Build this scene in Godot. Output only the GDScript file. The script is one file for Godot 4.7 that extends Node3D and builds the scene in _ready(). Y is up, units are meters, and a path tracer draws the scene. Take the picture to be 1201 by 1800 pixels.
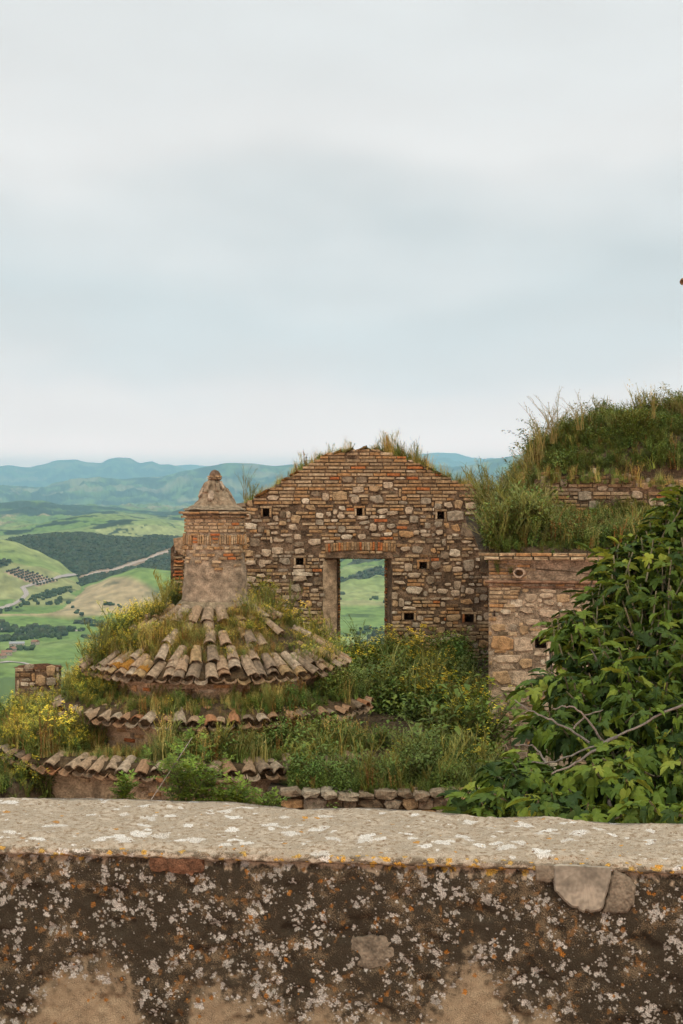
extends Node3D
# A ruined chapel and gable above a green valley, seen over a lichen-covered parapet. One unit is one metre; the eye is at the origin, looking along -z.

const F := 2500.0          # focal length of the lens, in pixels of the 1201 x 1800 photograph
const CX := 600.5
const CY := 900.0

var rng := RandomNumberGenerator.new()
var used := {}
var tex := {}
var mats := {}
var pieces := {}           # shared meshes of bricks, stones, tiles and plants

func at(px: float, py: float, d: float) -> Vector3:
	return Vector3((px - CX) / F * d, (CY - py) / F * d, -d)

func rnd(a: float, b: float) -> float:
	return rng.randf_range(a, b)

func numbered(called: String) -> String:
	var n: int = used.get(called, 0)
	used[called] = n + 1
	return called if n == 0 else "%s_%03d" % [called, n]

func thing(called: String, label: String, category: String, where := Vector3.ZERO, turn := 0.0, group := "") -> Node3D:
	var o := Node3D.new()
	o.name = numbered(called)
	add_child(o)
	o.position = where
	o.rotation.y = turn
	tag(o, label, category, group)
	return o

func tag(o: Node, label: String, category := "", group := "", kind := "") -> void:
	if label != "":
		o.set_meta("label", label)
	if category != "":
		o.set_meta("category", category)
	if group != "":
		o.set_meta("group", group)
	if kind != "":
		o.set_meta("kind", kind)

func put(called: String, mesh: Mesh, m: Material, parent: Node = self, xf := Transform3D.IDENTITY) -> MeshInstance3D:
	var o := MeshInstance3D.new()
	o.name = numbered(called) if parent == self else called
	o.mesh = mesh
	o.material_override = m
	o.transform = xf
	parent.add_child(o, true)
	return o

func scatter(called: String, mesh: Mesh, m: Material, where: Array, tints: Array, parent: Node = self) -> MultiMeshInstance3D:
	var mm := MultiMesh.new()
	mm.transform_format = MultiMesh.TRANSFORM_3D
	mm.use_colors = true
	mm.mesh = mesh
	mm.instance_count = where.size()
	for i in where.size():
		mm.set_instance_transform(i, where[i])
		mm.set_instance_color(i, tints[i] if i < tints.size() else Color.WHITE)
	var o := MultiMeshInstance3D.new()
	o.name = numbered(called) if parent == self else called
	o.multimesh = mm
	o.material_override = m
	o.set_meta("kind", "stuff")
	parent.add_child(o, true)
	return o

# ---- a small mesh collector: flat shaded unless normals are given
class MB:
	var v := PackedVector3Array()
	var n := PackedVector3Array()
	var c := PackedColorArray()
	var uv := PackedVector2Array()
	var ix := PackedInt32Array()
	func tri(a: Vector3, b: Vector3, d: Vector3, col := Color.WHITE) -> void:
		v.append(a); v.append(b); v.append(d)
		c.append(col); c.append(col); c.append(col)
	func quad(a: Vector3, b: Vector3, d: Vector3, e: Vector3, col := Color.WHITE) -> void:
		tri(a, b, d, col)
		tri(a, d, e, col)
	func tri3(a: Vector3, b: Vector3, d: Vector3, ca: Color, cb: Color, cd: Color) -> void:
		v.append(a); v.append(b); v.append(d)
		c.append(ca); c.append(cb); c.append(cd)
	func tube(pts: Array, radii: Array, sides: int, col: Color, col2 := Color(-1, 0, 0)) -> void:
		var last := PackedVector3Array()
		for i in pts.size():
			var p: Vector3 = pts[i]
			var dir: Vector3 = (pts[mini(i + 1, pts.size() - 1)] - pts[maxi(i - 1, 0)]).normalized()
			var s := dir.cross(Vector3(0.31, 0.2, 0.93)).normalized()
			var t := dir.cross(s)
			var ring := PackedVector3Array()
			for k in sides:
				var a := TAU * k / sides
				ring.append(p + (s * cos(a) + t * sin(a)) * radii[i])
			if i > 0:
				var cc := col if col2.r < 0.0 else col.lerp(col2, float(i) / (pts.size() - 1))
				for k in sides:
					var k2 := (k + 1) % sides
					quad(last[k], last[k2], ring[k2], ring[k], cc)
			last = ring
	func add(m: MB, xf: Transform3D, tint := Color.WHITE) -> void:
		v.append_array(xf * m.v)
		if tint == Color.WHITE:
			c.append_array(m.c)
		else:
			for q in m.c:
				c.append(q * tint)
	func done() -> ArrayMesh:
		var a := []
		a.resize(Mesh.ARRAY_MAX)
		a[Mesh.ARRAY_VERTEX] = v
		if c.size() == v.size():
			a[Mesh.ARRAY_COLOR] = c
		if n.size() == v.size():
			a[Mesh.ARRAY_NORMAL] = n
		if uv.size() == v.size():
			a[Mesh.ARRAY_TEX_UV] = uv
		if ix.size() > 0:
			a[Mesh.ARRAY_INDEX] = ix
		var m := ArrayMesh.new()
		m.add_surface_from_arrays(Mesh.PRIMITIVE_TRIANGLES, a)
		return m

# a smooth sheet of nu x nv points given row by row
func sheet(pts: PackedVector3Array, nu: int, nv: int, cols := PackedColorArray(), uvs := PackedVector2Array()) -> ArrayMesh:
	var b := MB.new()
	b.v = pts
	b.c = cols
	b.uv = uvs
	b.n.resize(nu * nv)
	for j in nv:
		for i in nu:
			var du := pts[j * nu + mini(i + 1, nu - 1)] - pts[j * nu + maxi(i - 1, 0)]
			var dv := pts[mini(j + 1, nv - 1) * nu + i] - pts[maxi(j - 1, 0) * nu + i]
			b.n[j * nu + i] = du.cross(dv).normalized()
	b.ix.resize((nu - 1) * (nv - 1) * 6)
	var k := 0
	for j in nv - 1:
		for i in nu - 1:
			var p := j * nu + i
			b.ix[k] = p; b.ix[k + 1] = p + nu; b.ix[k + 2] = p + 1
			b.ix[k + 3] = p + 1; b.ix[k + 4] = p + nu; b.ix[k + 5] = p + nu + 1
			k += 6
	return b.done()

func noise(freq: float, octaves := 4, sd := 1, kind := FastNoiseLite.TYPE_SIMPLEX_SMOOTH) -> FastNoiseLite:
	var f := FastNoiseLite.new()
	f.noise_type = kind
	f.frequency = freq
	f.seed = sd
	f.fractal_octaves = octaves
	f.fractal_type = FastNoiseLite.FRACTAL_FBM if octaves > 1 else FastNoiseLite.FRACTAL_NONE
	return f

func poly(pts: Array, x: float) -> float:      # pts = [x, y, x, y ...]
	if x <= pts[0]:
		return pts[1]
	for i in range(2, pts.size(), 2):
		if x <= pts[i]:
			var t: float = (x - pts[i - 2]) / (pts[i] - pts[i - 2])
			t = t * t * (3.0 - 2.0 * t) * 0.5 + t * 0.5
			return lerpf(pts[i - 1], pts[i + 1], t)
	return pts[pts.size() - 1]

func _ready() -> void:
	rng.seed = 7
	# ---- camera, sky, sun, air, exposure
	var cam := Camera3D.new()
	cam.name = "camera"
	cam.fov = 2.0 * rad_to_deg(atan(CY / F))
	cam.near = 0.05
	cam.far = 120000.0
	add_child(cam)
	var env := Environment.new()
	env.background_mode = Environment.BG_SKY
	env.sky = Sky.new()
	env.sky.sky_material = make_sky()
	env.tonemap_mode = Environment.TONE_MAPPER_LINEAR
	env.tonemap_exposure = 1.05
	env.sdfgi_enabled = true
	env.ssao_enabled = true
	env.ssil_enabled = true
	env.fog_enabled = true
	env.fog_density = FOG
	env.fog_light_color = Color(0.69, 0.92, 1.0)
	var we := WorldEnvironment.new()
	we.name = "world_environment"
	we.environment = env
	add_child(we)
	var sun := DirectionalLight3D.new()
	sun.name = "sun"
	sun.light_color = Color(1.0, 0.93, 0.83)
	sun.light_energy = 0.56
	sun.light_angular_distance = 12.0
	sun.shadow_enabled = true
	add_child(sun)
	sun.look_at_from_position(Vector3(2.5, 8.5, 6.0), Vector3.ZERO)
	make_textures()
	# ---- the setting, the large structures, then the things
	make_terrain()
	make_valley_things()
	make_gable()
	make_house()
	make_chapel()
	make_neighbour()
	make_ground()
	make_low_wall()
	make_parapet()
	make_weeds()
	make_fig()
	make_singles()

const FOG := 0.000055

# An overcast sky: the brightness of the cloud sheet by elevation, with soft bands and patches of thinner cloud.
func make_sky() -> PanoramaSkyMaterial:
	var w := 1024
	var h := 512
	var im := Image.create(w, h, false, Image.FORMAT_RGBF)
	var soft := noise(1.0, 4, 21)
	var haze := Vector3(0.27, 0.47, 0.53)
	for j in h:
		var el := 90.0 - (j + 0.5) / h * 180.0
		var e := maxf(el, 0.0)
		var reach: float = minf(46000.0, 1900.0 / maxf(sin(deg_to_rad(maxf(e, 0.3))), 0.001))
		var t := exp(-FOG * reach)
		for i in w:
			var az := (i + 0.5) / w * TAU
			var dir := Vector3(cos(az) * cos(deg_to_rad(el)), sin(deg_to_rad(el)), sin(az) * cos(deg_to_rad(el)))
			# cloud bands stretch along the horizon
			var q := Vector3(dir.x * 1.6, e * 0.085, dir.z * 1.6)
			var n1 := soft.get_noise_3dv(q)
			var n2 := soft.get_noise_3dv(q * 2.7 + Vector3(9, 3, 1))
			var e2 := e + n1 * 3.6 + n2 * 1.6
			var s := poly([0.0, 0.05, 3.5, 0.10, 5.0, 0.0, 6.6, -0.70, 8.6, -1.0, 11.5, -0.45, 14.0, 0.15, 16.5, -0.12, 20.0, -0.25, 28.0, 0.0, 90.0, 0.3], e2)
			var c := Vector3(0.700, 0.712, 0.712).lerp(Vector3(0.570, 0.636, 0.656), clampf(-s, 0.0, 1.0))
			c += Vector3(0.10, 0.09, 0.08) * maxf(s, 0.0)
			var n3 := soft.get_noise_3dv(Vector3(dir.x * 7.0, e * 0.55, dir.z * 7.0))
			c *= 1.0 + 0.06 * n2 + 0.05 * n1 + 0.03 * n3
			c *= 1.0 + 1.6 * smoothstep(20.0, 70.0, e)      # an overcast sky is brightest overhead
			c = (c - haze * (1.0 - t)) / t
			im.set_pixel(i, j, Color(c.x, c.y, c.z))
	var m := PanoramaSkyMaterial.new()
	m.panorama = ImageTexture.create_from_image(im)
	return m

# grey noise pictures, each made once: fine grain over broad patches
func grey(called: String, size: int, layers: Array, lo: float, hi: float) -> void:
	var sum := PackedFloat32Array()
	sum.resize(size * size)
	for l in layers:
		var f := noise(l[0], l[1], l[2], l[4] if l.size() > 4 else FastNoiseLite.TYPE_SIMPLEX_SMOOTH)
		var im := f.get_seamless_image(size, size)
		im.convert(Image.FORMAT_L8)
		var d := im.get_data()
		for i in sum.size():
			sum[i] += (d[i] / 255.0 - 0.5) * l[3]
	var out := PackedByteArray()
	out.resize(size * size)
	for i in sum.size():
		out[i] = int(clampf(lo + (hi - lo) * (sum[i] + 0.5), 0.0, 1.0) * 255.0)
	tex[called] = ImageTexture.create_from_image(Image.create_from_data(size, size, false, Image.FORMAT_L8, out))

func make_textures() -> void:
	grey("grain", 512, [[0.012, 4, 3, 0.8], [0.06, 3, 4, 0.7], [0.2, 2, 5, 0.6]], 0.52, 1.08)
	grey("rough", 512, [[0.02, 4, 6, 0.8], [0.09, 4, 7, 0.8], [0.25, 2, 8, 0.3]], 0.1, 0.95)
	grey("blotch", 512, [[0.008, 5, 11, 0.9], [0.05, 4, 12, 0.6], [0.22, 2, 13, 0.5]], 0.42, 1.02)

func mat(called: String, col: Color, tile := 1.0, relief := 0.0, map := "grain", vertex := false, back := 0.0) -> StandardMaterial3D:
	if mats.has(called):
		return mats[called]
	var m := StandardMaterial3D.new()
	m.resource_name = called
	m.albedo_color = col.linear_to_srgb()
	m.roughness = 0.92
	m.metallic_specular = 0.25
	if map != "":
		m.albedo_texture = tex[map]
		m.uv1_triplanar = true
		m.uv1_world_triplanar = true
		m.uv1_scale = Vector3.ONE / tile
	if relief > 0.0:
		m.heightmap_enabled = true
		m.heightmap_texture = tex["rough"]
		m.heightmap_scale = relief
	m.vertex_color_use_as_albedo = vertex
	if back > 0.0:
		m.backlight_enabled = true
		m.backlight = Color(back, back, back * 0.6)
	mats[called] = m
	return m

# ---- the valley: ridges by distance, each with the line of its crest as seen from the terrace
const BASE := [20, -5, 34, -9, 120, -50, 360, -110, 900, -172, 1450, -186, 1660, -186, 1950, -183, 2160, -177, 2380, -166, 2650, -148, 3000, -144, 4500, -110, 6500, -60, 9500, -20, 15000, 40, 25000, 100, 44000, 200, 50000, 200]
var ridges := [
	# distance, run of the front slope, run of the back slope, crest
	[2650.0, 330.0, 420.0, [-900, 1120, 60, 1110, 120, 1050, 165, 1028, 200, 1012, 245, 998, 300, 1004, 330, 1012, 400, 1030, 480, 1040, 560, 1060, 640, 1085, 700, 1100, 900, 1080, 1500, 1060]],
	[2950.0, 480.0, 300.0, [-900, 900, -300, 930, -100, 938, 0, 948, 25, 952, 60, 966, 100, 985, 130, 1008, 150, 1030, 200, 1075, 500, 1110, 600, 1058, 640, 1040, 690, 1062, 800, 1050, 2000, 1000]],
	[3500.0, 720.0, 500.0, [-900, 940, -200, 960, 0, 958, 25, 948, 60, 943, 100, 940, 140, 938, 200, 946, 245, 948, 270, 943, 310, 946, 400, 960, 560, 985, 620, 990, 700, 968, 900, 940, 2000, 920]],
	[4600.0, 700.0, 500.0, [-900, 950, -200, 945, 0, 941, 60, 938, 120, 930, 170, 922, 225, 914, 270, 915, 330, 926, 450, 945, 620, 975, 700, 965, 2000, 930]],
	[5600.0, 1300.0, 800.0, [-900, 940, -200, 932, 0, 926, 60, 922, 110, 912, 150, 905, 200, 903, 260, 910, 320, 915, 450, 925, 620, 960, 700, 955, 900, 920, 2000, 900]],
	[7200.0, 1100.0, 900.0, [-900, 880, -100, 905, 0, 911, 30, 918, 70, 927, 105, 920, 130, 910, 165, 901, 195, 898, 240, 903, 290, 908, 330, 915, 500, 930, 700, 925, 2000, 880]],
	[10000.0, 2200.0, 2000.0, [-900, 900, -200, 890, 0, 884, 35, 880, 75, 880, 110, 888, 150, 891, 200, 893, 235, 897, 300, 900, 400, 897, 600, 905, 900, 890, 2000, 870]],
	[20000.0, 5500.0, 3500.0, [-900, 840, -200, 850, 0, 853, 60, 857, 80, 856, 100, 848, 130, 844, 170, 839, 213, 843, 253, 840, 277, 840, 333, 827, 367, 820, 400, 814, 440, 815, 480, 820, 520, 817, 560, 811, 600, 802, 640, 800, 700, 810, 760, 816, 800, 822, 830, 818, 865, 808, 920, 799, 1000, 805, 1200, 815, 3000, 830]],
	[34000.0, 6000.0, 4000.0, [-900, 830, -100, 826, 0, 820, 13, 818, 50, 822, 73, 817, 103, 809, 133, 808, 153, 813, 177, 814, 193, 807, 207, 804, 227, 805, 247, 814, 267, 811, 283, 817, 297, 816, 313, 820, 333, 827, 400, 835, 650, 825, 740, 812, 760, 808, 778, 804, 788, 805, 800, 811, 820, 812, 840, 809, 864, 805, 900, 808, 1000, 820, 3000, 830]],
	[44000.0, 3000.0, 2500.0, [-900, 840, 200, 840, 290, 822, 330, 816, 370, 819, 420, 826, 500, 824, 600, 818, 700, 804, 744, 797, 770, 795, 800, 796, 830, 804, 900, 812, 1000, 818, 1300, 840, 3000, 845]],
	[3900.0, 1750.0, 600.0, [-900, 1300, 430, 1200, 520, 1040, 570, 1000, 620, 980, 680, 966, 740, 975, 820, 1040, 900, 1200, 2000, 1300]],
]
var ORCHARD := PackedVector2Array([Vector2(8, 1006), Vector2(30, 999), Vector2(102, 1021), Vector2(66, 1031)])
var n_land: FastNoiseLite
var n_relief: FastNoiseLite
var n_field: FastNoiseLite
var n_wood: FastNoiseLite

func land_noises() -> void:
	n_land = noise(1.0 / 700.0, 4, 31)
	n_relief = noise(1.0 / 900.0, 5, 32)
	n_wood = noise(1.0 / 420.0, 5, 34)
	n_field = noise(1.0 / 420.0, 1, 33, FastNoiseLite.TYPE_CELLULAR)
	n_field.cellular_return_type = FastNoiseLite.RETURN_CELL_VALUE
	n_field.cellular_jitter = 0.9
	n_field.domain_warp_enabled = true
	n_field.domain_warp_amplitude = 160.0
	n_field.domain_warp_frequency = 1.0 / 800.0

func crest_heights(px: float) -> PackedFloat32Array:
	var e := PackedFloat32Array()
	for r in ridges:
		e.append((CY - poly(r[3], px)) / F * r[0])
	return e

# [height, which ridge it belongs to (-1 the valley floor)]
func land(px: float, d: float, crests: PackedFloat32Array) -> Vector2:
	var b := poly(BASE, d)
	var x := (px - CX) / F * d
	var rel := n_relief.get_noise_2d(x, d)
	var fold := n_relief.get_noise_2d(x * 5.0 + 300.0, d * 5.0)
	var h := b + rel * minf(d * 0.008, 80.0) + fold * minf(d * 0.0045, 40.0)
	var who := -1.0
	for i in crests.size():
		var r: Array = ridges[i]
		var t: float = (d - r[0])
		t = -t / r[1] if t < 0.0 else t / r[2]
		if t >= 1.0:
			continue
		var s := 1.0 - t
		s = s * s * (3.0 - 2.0 * s)
		var hi: float = b + (crests[i] - b) * s + (rel + fold * 0.4) * s * (1.0 - s) * r[1] * 0.11
		if hi > h:
			h = hi
			who = i
	return Vector2(h, who)

func land_at(px: float, py: float) -> Vector3:      # the first land along a line of sight
	var cr := crest_heights(px)
	var d := 1300.0
	while d < 40000.0:
		var y := land(px, d, cr).x
		if y >= (CY - py) / F * d:
			return Vector3((px - CX) / F * d, y, -d)
		d *= 1.0015
	return at(px, py, 3000.0)

func land_colour(px: float, d: float, who: int, h: float) -> Array:    # [base colour, share of trees]
	var x := (px - CX) / F * d
	var f := n_field.get_noise_2d(x, d)
	var l := n_land.get_noise_2d(x, d)
	var w := n_wood.get_noise_2d(x, d)
	var fine := n_wood.get_noise_2d(x * 9.0, d * 9.0)
	var meadow := Color(0.120, 0.180, 0.050)
	var pale := Color(0.240, 0.260, 0.105)
	var tan := Color(0.300, 0.225, 0.130)
	var wood := Color(0.030, 0.042, 0.022)
	var c := meadow.lerp(pale, clampf(f * 0.8 + l * 1.3 + 0.35, 0.0, 1.0))
	if f > 0.62:
		c = c.lerp(tan, 0.6)
	var trees := 0.0
	var py := CY - h / d * F
	if who == 0:
		var g := smoothstep(-0.15, 0.1, (px - 215.0) / 130.0 + l * 0.3 + (d - 2560.0) / 260.0)
		c = tan.lerp(pale, 0.35 + l * 0.5).lerp(Color(0.135, 0.195, 0.055), g)
	elif who == 1:
		c = Color(0.140, 0.195, 0.060).lerp(pale, clampf(0.3 + l * 1.2, 0.0, 0.8))
		if d < 2740.0:
			c = c.lerp(tan, 0.35)
	elif who == 2:
		c = wood.lerp(Color(0.075, 0.070, 0.040), clampf(0.3 + w * 1.6, 0.0, 1.0))
		trees = 0.75
		if px > 560.0 and w < 0.05:
			c = meadow
			trees = 0.05
	elif who == 3 or who == 4:
		c = pale.lerp(meadow, clampf(0.4 + f * 0.8 + l * 0.4, 0.0, 1.0))
		if w > 0.26 or absf(l + w * 0.3) < 0.02:
			c = wood
	elif who == 5:
		c = wood if w > -0.25 else meadow.lerp(pale, 0.4)
	elif who == 6:
		c = wood.lerp(meadow, smoothstep(0.15, 0.45, w + f * 0.2))
	elif who == 10:
		c = Color(0.130, 0.190, 0.055).lerp(pale, clampf(0.25 + l * 1.3 + f * 0.3, 0.0, 1.0))
		if w + 0.25 * sin((px - 600.0) * 0.02 + d * 0.004) > 0.20:
			c = wood.lerp(Color(0.10, 0.09, 0.06), 0.4)
			trees = 0.22
	elif who >= 7:
		c = wood.lerp(meadow, smoothstep(-0.1, 0.35, w + f * 0.3)).lerp(tan, 0.5 * smoothstep(0.45, 0.7, f))
	else:
		c = c.lerp(meadow, 0.45)
		if d > 2050.0 and l + w * 0.5 > 0.30:
			c = c.lerp(tan, 0.7)
		if w > 0.27:
			trees = 0.35
			c = c.lerp(wood, 0.5)
	if who != 2 and who <= 1 and px > 560.0 and px < 720.0 and w > 0.12:
		c = c.lerp(wood, 0.75)
		trees = 0.4
	if d < 4000.0 and px < 120.0 and px > -60.0 and Geometry2D.is_point_in_polygon(Vector2(px, py), ORCHARD):
		c = Color(0.30, 0.205, 0.135)
		trees = 0.0
	if d < 4000.0 and px < 24.0 and py > 984.0 + absf(px) * 0.1 and py < 998.0 - px * 0.4:
		c = wood
		trees = 0.5
	c = c.lerp(wood, 0.6 * smoothstep(0.30, 0.5, n_wood.get_noise_2d(x * 4.0 + 77.0, d * 4.0)) * (1.0 if d < 9000.0 else 0.4))      # scrub and hedges
	c = c * (1.0 + fine * 0.45 + n_wood.get_noise_2d(x * 22.0, d * 22.0) * 0.30)
	c.a = 1.0
	return [c, trees]

func make_terrain() -> void:
	land_noises()
	var cols := []
	var p := -9000.0
	while p < 10000.0:
		cols.append(p)
		var o: float = maxf(-70.0 - p, p - 960.0)
		p += 2.0 if p >= -70.0 and p < 345.0 else 2.0 if p >= 585.0 and p < 690.0 else 4.0 if o < 0.0 else minf(4.0 + o * 0.12, 700.0)
	var rows := []
	var d := 20.0
	while d < 50000.0:
		rows.append(d)
		d += d * 0.06 if d < 1500.0 else 9.0 if d < 3700.0 else 22.0 if d < 8000.0 else 60.0 if d < 13000.0 else 190.0 if d < 36000.0 else 300.0
	var nu := cols.size()
	var nv := rows.size()
	var pts := PackedVector3Array()
	var cc := PackedColorArray()
	pts.resize(nu * nv)
	cc.resize(nu * nv)
	var trunks := []
	var shades := []
	for i in nu:
		var px: float = cols[i]
		var cr := crest_heights(px)
		for j in nv:
			var dd: float = rows[j]
			var hw := land(px, dd, cr)
			var k := j * nu + i
			pts[k] = Vector3((px - CX) / F * dd, hw.x, -dd)
			var lc := land_colour(px, dd, int(hw.y), hw.x)
			cc[k] = lc[0]
			var py := CY - hw.x / dd * F
			if px > 140.0 and px < 340.0 and absf(py - poly([140, 1016, 175, 1006, 200, 1003, 228, 993, 255, 985, 278, 975, 300, 969, 330, 960], px)) < 4.5:
				lc[1] = 0.0
				cc[k] = Color(0.24, 0.17, 0.11)
			if lc[1] > 0.0 and dd > 1500.0 and dd < 3700.0 and px > -80.0 and px < 700.0 and rng.randf() < lc[1] * 0.42:
				var s := rnd(3.5, 7.0)
				trunks.append(Transform3D(Basis(Vector3.UP, rnd(0, TAU)).scaled(Vector3(s, s * rnd(0.7, 1.1), s)), pts[k] + Vector3(rnd(-4, 4), s * 0.3, rnd(-4, 4))))
				var g := rnd(0.6, 1.3)
				shades.append(Color(g * rnd(0.9, 1.3), g, g * 0.9))
	var m := StandardMaterial3D.new()
	m.resource_name = "valley_ground"
	m.vertex_color_use_as_albedo = true
	m.roughness = 1.0
	m.metallic_specular = 0.1
	var o := put("valley_terrain", sheet(pts, nu, nv, cc), m)
	tag(o, "green valley with fields, wooded ridges and mountains fading to blue", "terrain", "", "structure")
	print("terrain ", nu, " x ", nv, " trees ", trunks.size())
	var tm := mat("far_leaves", Color(0.038, 0.054, 0.026), 1.0, 0.0, "", true)
	# hedges and single trees of the valley: along the roads, the stream and in the fields
	for q in [[0, 1078, 110, 1042, 26], [30, 1060, 150, 1026, 34], [60, 1050, 130, 1040, 20], [0, 1110, 150, 1108, 44], [0, 1128, 90, 1118, 30], [20, 1112, 110, 1122, 22], [150, 1016, 175, 1012, 8], [160, 1018, 235, 1000, 24], [235, 1000, 310, 968, 22], [100, 1048, 150, 1090, 9], [0, 1148, 60, 1140, 12], [180, 1060, 215, 1068, 8], [110, 1058, 60, 1070, 10], [600, 1118, 677, 1106, 9], [640, 1050, 690, 1062, 8]]:
		for i in q[4]:
			var t := rng.randf()
			var spot := land_at(lerpf(q[0], q[2], t) + rnd(-4, 4), lerpf(q[1], q[3], t) + rnd(-2, 2))
			var s := rnd(2.4, 5.2)
			trunks.append(Transform3D(Basis(Vector3.UP, rnd(0, TAU)).scaled(Vector3(s, s * rnd(0.7, 1.2), s)), spot + Vector3(0, s * 0.45, 0)))
			var g := rnd(0.6, 1.5)
			shades.append(Color(g, g * 1.05, g * 0.8))
	var wd := scatter("woodland", far_crown(3), tm, trunks, shades)
	tag(wd, "dark scrub woodland covering the ridge and thickets of the valley", "woodland", "", "stuff")

# a strip of road laid over the land through points read along it
func road(called: String, label: String, line: Array, wide: float, col: Color) -> void:
	var pts := PackedVector3Array()
	var mid := []
	for i in range(0, line.size() - 2, 2):
		for k in 6:
			var t := k / 6.0
			mid.append(land_at(lerpf(line[i], line[i + 2], t), lerpf(line[i + 1], line[i + 3], t)))
	for i in mid.size():
		var dir: Vector3 = mid[mini(i + 1, mid.size() - 1)] - mid[maxi(i - 1, 0)]
		var side := Vector3(dir.z, 0, -dir.x).normalized() * wide * 0.5
		for k in 3:
			var p: Vector3 = mid[i] + side * (k - 1)
			var px := CX + p.x / -p.z * F
			p.y = maxf(land(px, -p.z, crest_heights(px)).x, mid[i].y - 1.0) + 0.9
			pts.append(p)
	tag(put(called, sheet(pts, 3, mid.size()), mat(called + "_surface", col, 12.0)), label, "", "", "structure")

func make_valley_things() -> void:
	road("road", "pale country road winding up the valley floor", [-20, 1078, 0, 1071, 22, 1064, 38, 1055, 47, 1046, 45, 1040, 40, 1034, 52, 1030, 78, 1022, 110, 1014, 140, 1010], 9.0, Color(0.46, 0.40, 0.35))
	road("dirt_track", "pale dirt track climbing beside the wooded ridge", [150, 1013, 175, 1006, 200, 1003, 228, 993, 255, 985, 278, 975, 300, 969, 330, 960], 11.0, Color(0.52, 0.42, 0.34))
	road("farm_lane", "farm lane crossing the fields at the bottom of the valley", [-10, 1108, 30, 1109, 70, 1108, 120, 1109, 150, 1110], 7.0, Color(0.50, 0.44, 0.38))
	road("farm_lane", "lane leading to the farm below the hilltop", [-20, 1168, 15, 1164, 40, 1166, 60, 1172], 7.0, Color(0.50, 0.45, 0.40))
	var spots := [[12, 1152, 13.0, 0.3, "long low farmhouse with red roof beside the valley lane"], [22, 1146, 9.0, 1.2, "small farm shed behind the long farmhouse"], [30, 1136, 20.0, 0.15, "long grey-roofed barn among the valley trees"], [62, 1133, 10.0, -0.6, "white-gabled barn at the end of the tree line"], [4, 1158, 9.0, 0.9, "farmhouse nearest the left edge of the valley"]]
	for q in spots:
		var o := thing("farmhouse", q[4], "house", land_at(q[0], q[1]), q[3], "farm buildings in the valley")
		var L: float = q[2]
		var wall := BoxMesh.new()
		wall.size = Vector3(L, 4.2, 7.0)
		put("walls", wall, mat("farm_wall", Color(0.55, 0.47, 0.38), 6.0), o, Transform3D(Basis.IDENTITY, Vector3(0, 1.9, 0)))
		var roof := PrismMesh.new()
		roof.size = Vector3(8.0, 2.6, L + 0.8)
		put("roof", roof, mat("farm_roof_grey", Color(0.42, 0.42, 0.43), 5.0) if L > 15.0 else mat("farm_roof_red", Color(0.36, 0.19, 0.12), 5.0), o, Transform3D(Basis(Vector3.UP, PI / 2), Vector3(0, 5.3, 0)))
		for k in 3:
			var win := BoxMesh.new()
			win.size = Vector3(1.0, 1.4, 0.12)
			put("window", win, mat("farm_window", Color(0.06, 0.06, 0.06), 5.0), o, Transform3D(Basis.IDENTITY, Vector3((k - 1) * L * 0.3, 2.3, 3.5)))
	# the olive grove: young trees in rows
	var first: Node3D
	for r in 7:
		for c in 9:
			var t := c / 8.0
			var u := r / 6.0
			var px := lerpf(lerpf(13, 32, u), lerpf(66, 100, u), t) + rnd(-0.5, 0.5)
			var py := lerpf(lerpf(1007, 1001, u), lerpf(1030, 1022, u), t)
			var p := land_at(px, py)
			if first == null:
				first = thing("olive_tree", "small round olive tree in the rows of the hillside grove", "tree", p, 0.0, "olive trees in the hillside grove")
				put("crown", far_crown(12), mat("olive_crown", Color(0.050, 0.058, 0.036), 1.0, 0.0, ""), first, Transform3D(Basis.from_scale(Vector3(2.6, 2.4, 2.6)), Vector3(0, 2.6, 0)))
				var tr := CylinderMesh.new()
				tr.height = 1.6
				tr.top_radius = 0.18
				tr.bottom_radius = 0.3
				tr.radial_segments = 6
				put("trunk", tr, mat("olive_trunk", Color(0.12, 0.09, 0.07), 1.0, 0.0, ""), first, Transform3D(Basis.IDENTITY, Vector3(0, 0.6, 0)))
			else:
				var o: Node3D = first.duplicate()
				o.name = numbered("olive_tree")
				add_child(o)
				o.position = p
				o.rotation.y = rnd(0, TAU)
				o.scale = Vector3.ONE * rnd(0.75, 1.15)

func far_crown(sd: int) -> ArrayMesh:      # a rounded uneven crown seen from kilometres away
	var b := MB.new()
	var r := RandomNumberGenerator.new()
	r.seed = sd
	var nu := 9
	var nv := 6
	var pts := []
	for j in nv:
		for i in nu:
			var a := TAU * i / nu
			var t := PI * j / (nv - 1)
			var q := r.randf_range(0.72, 1.15)
			if j == 0 or j == nv - 1:
				q = 0.9
			pts.append(Vector3(cos(a) * sin(t), cos(t) * 0.85, sin(a) * sin(t)) * q)
	for j in nv - 1:
		for i in nu:
			var i2 := (i + 1) % nu
			b.quad(pts[j * nu + i], pts[j * nu + i2], pts[(j + 1) * nu + i2], pts[(j + 1) * nu + i], Color.WHITE)
	return b.done()

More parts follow.
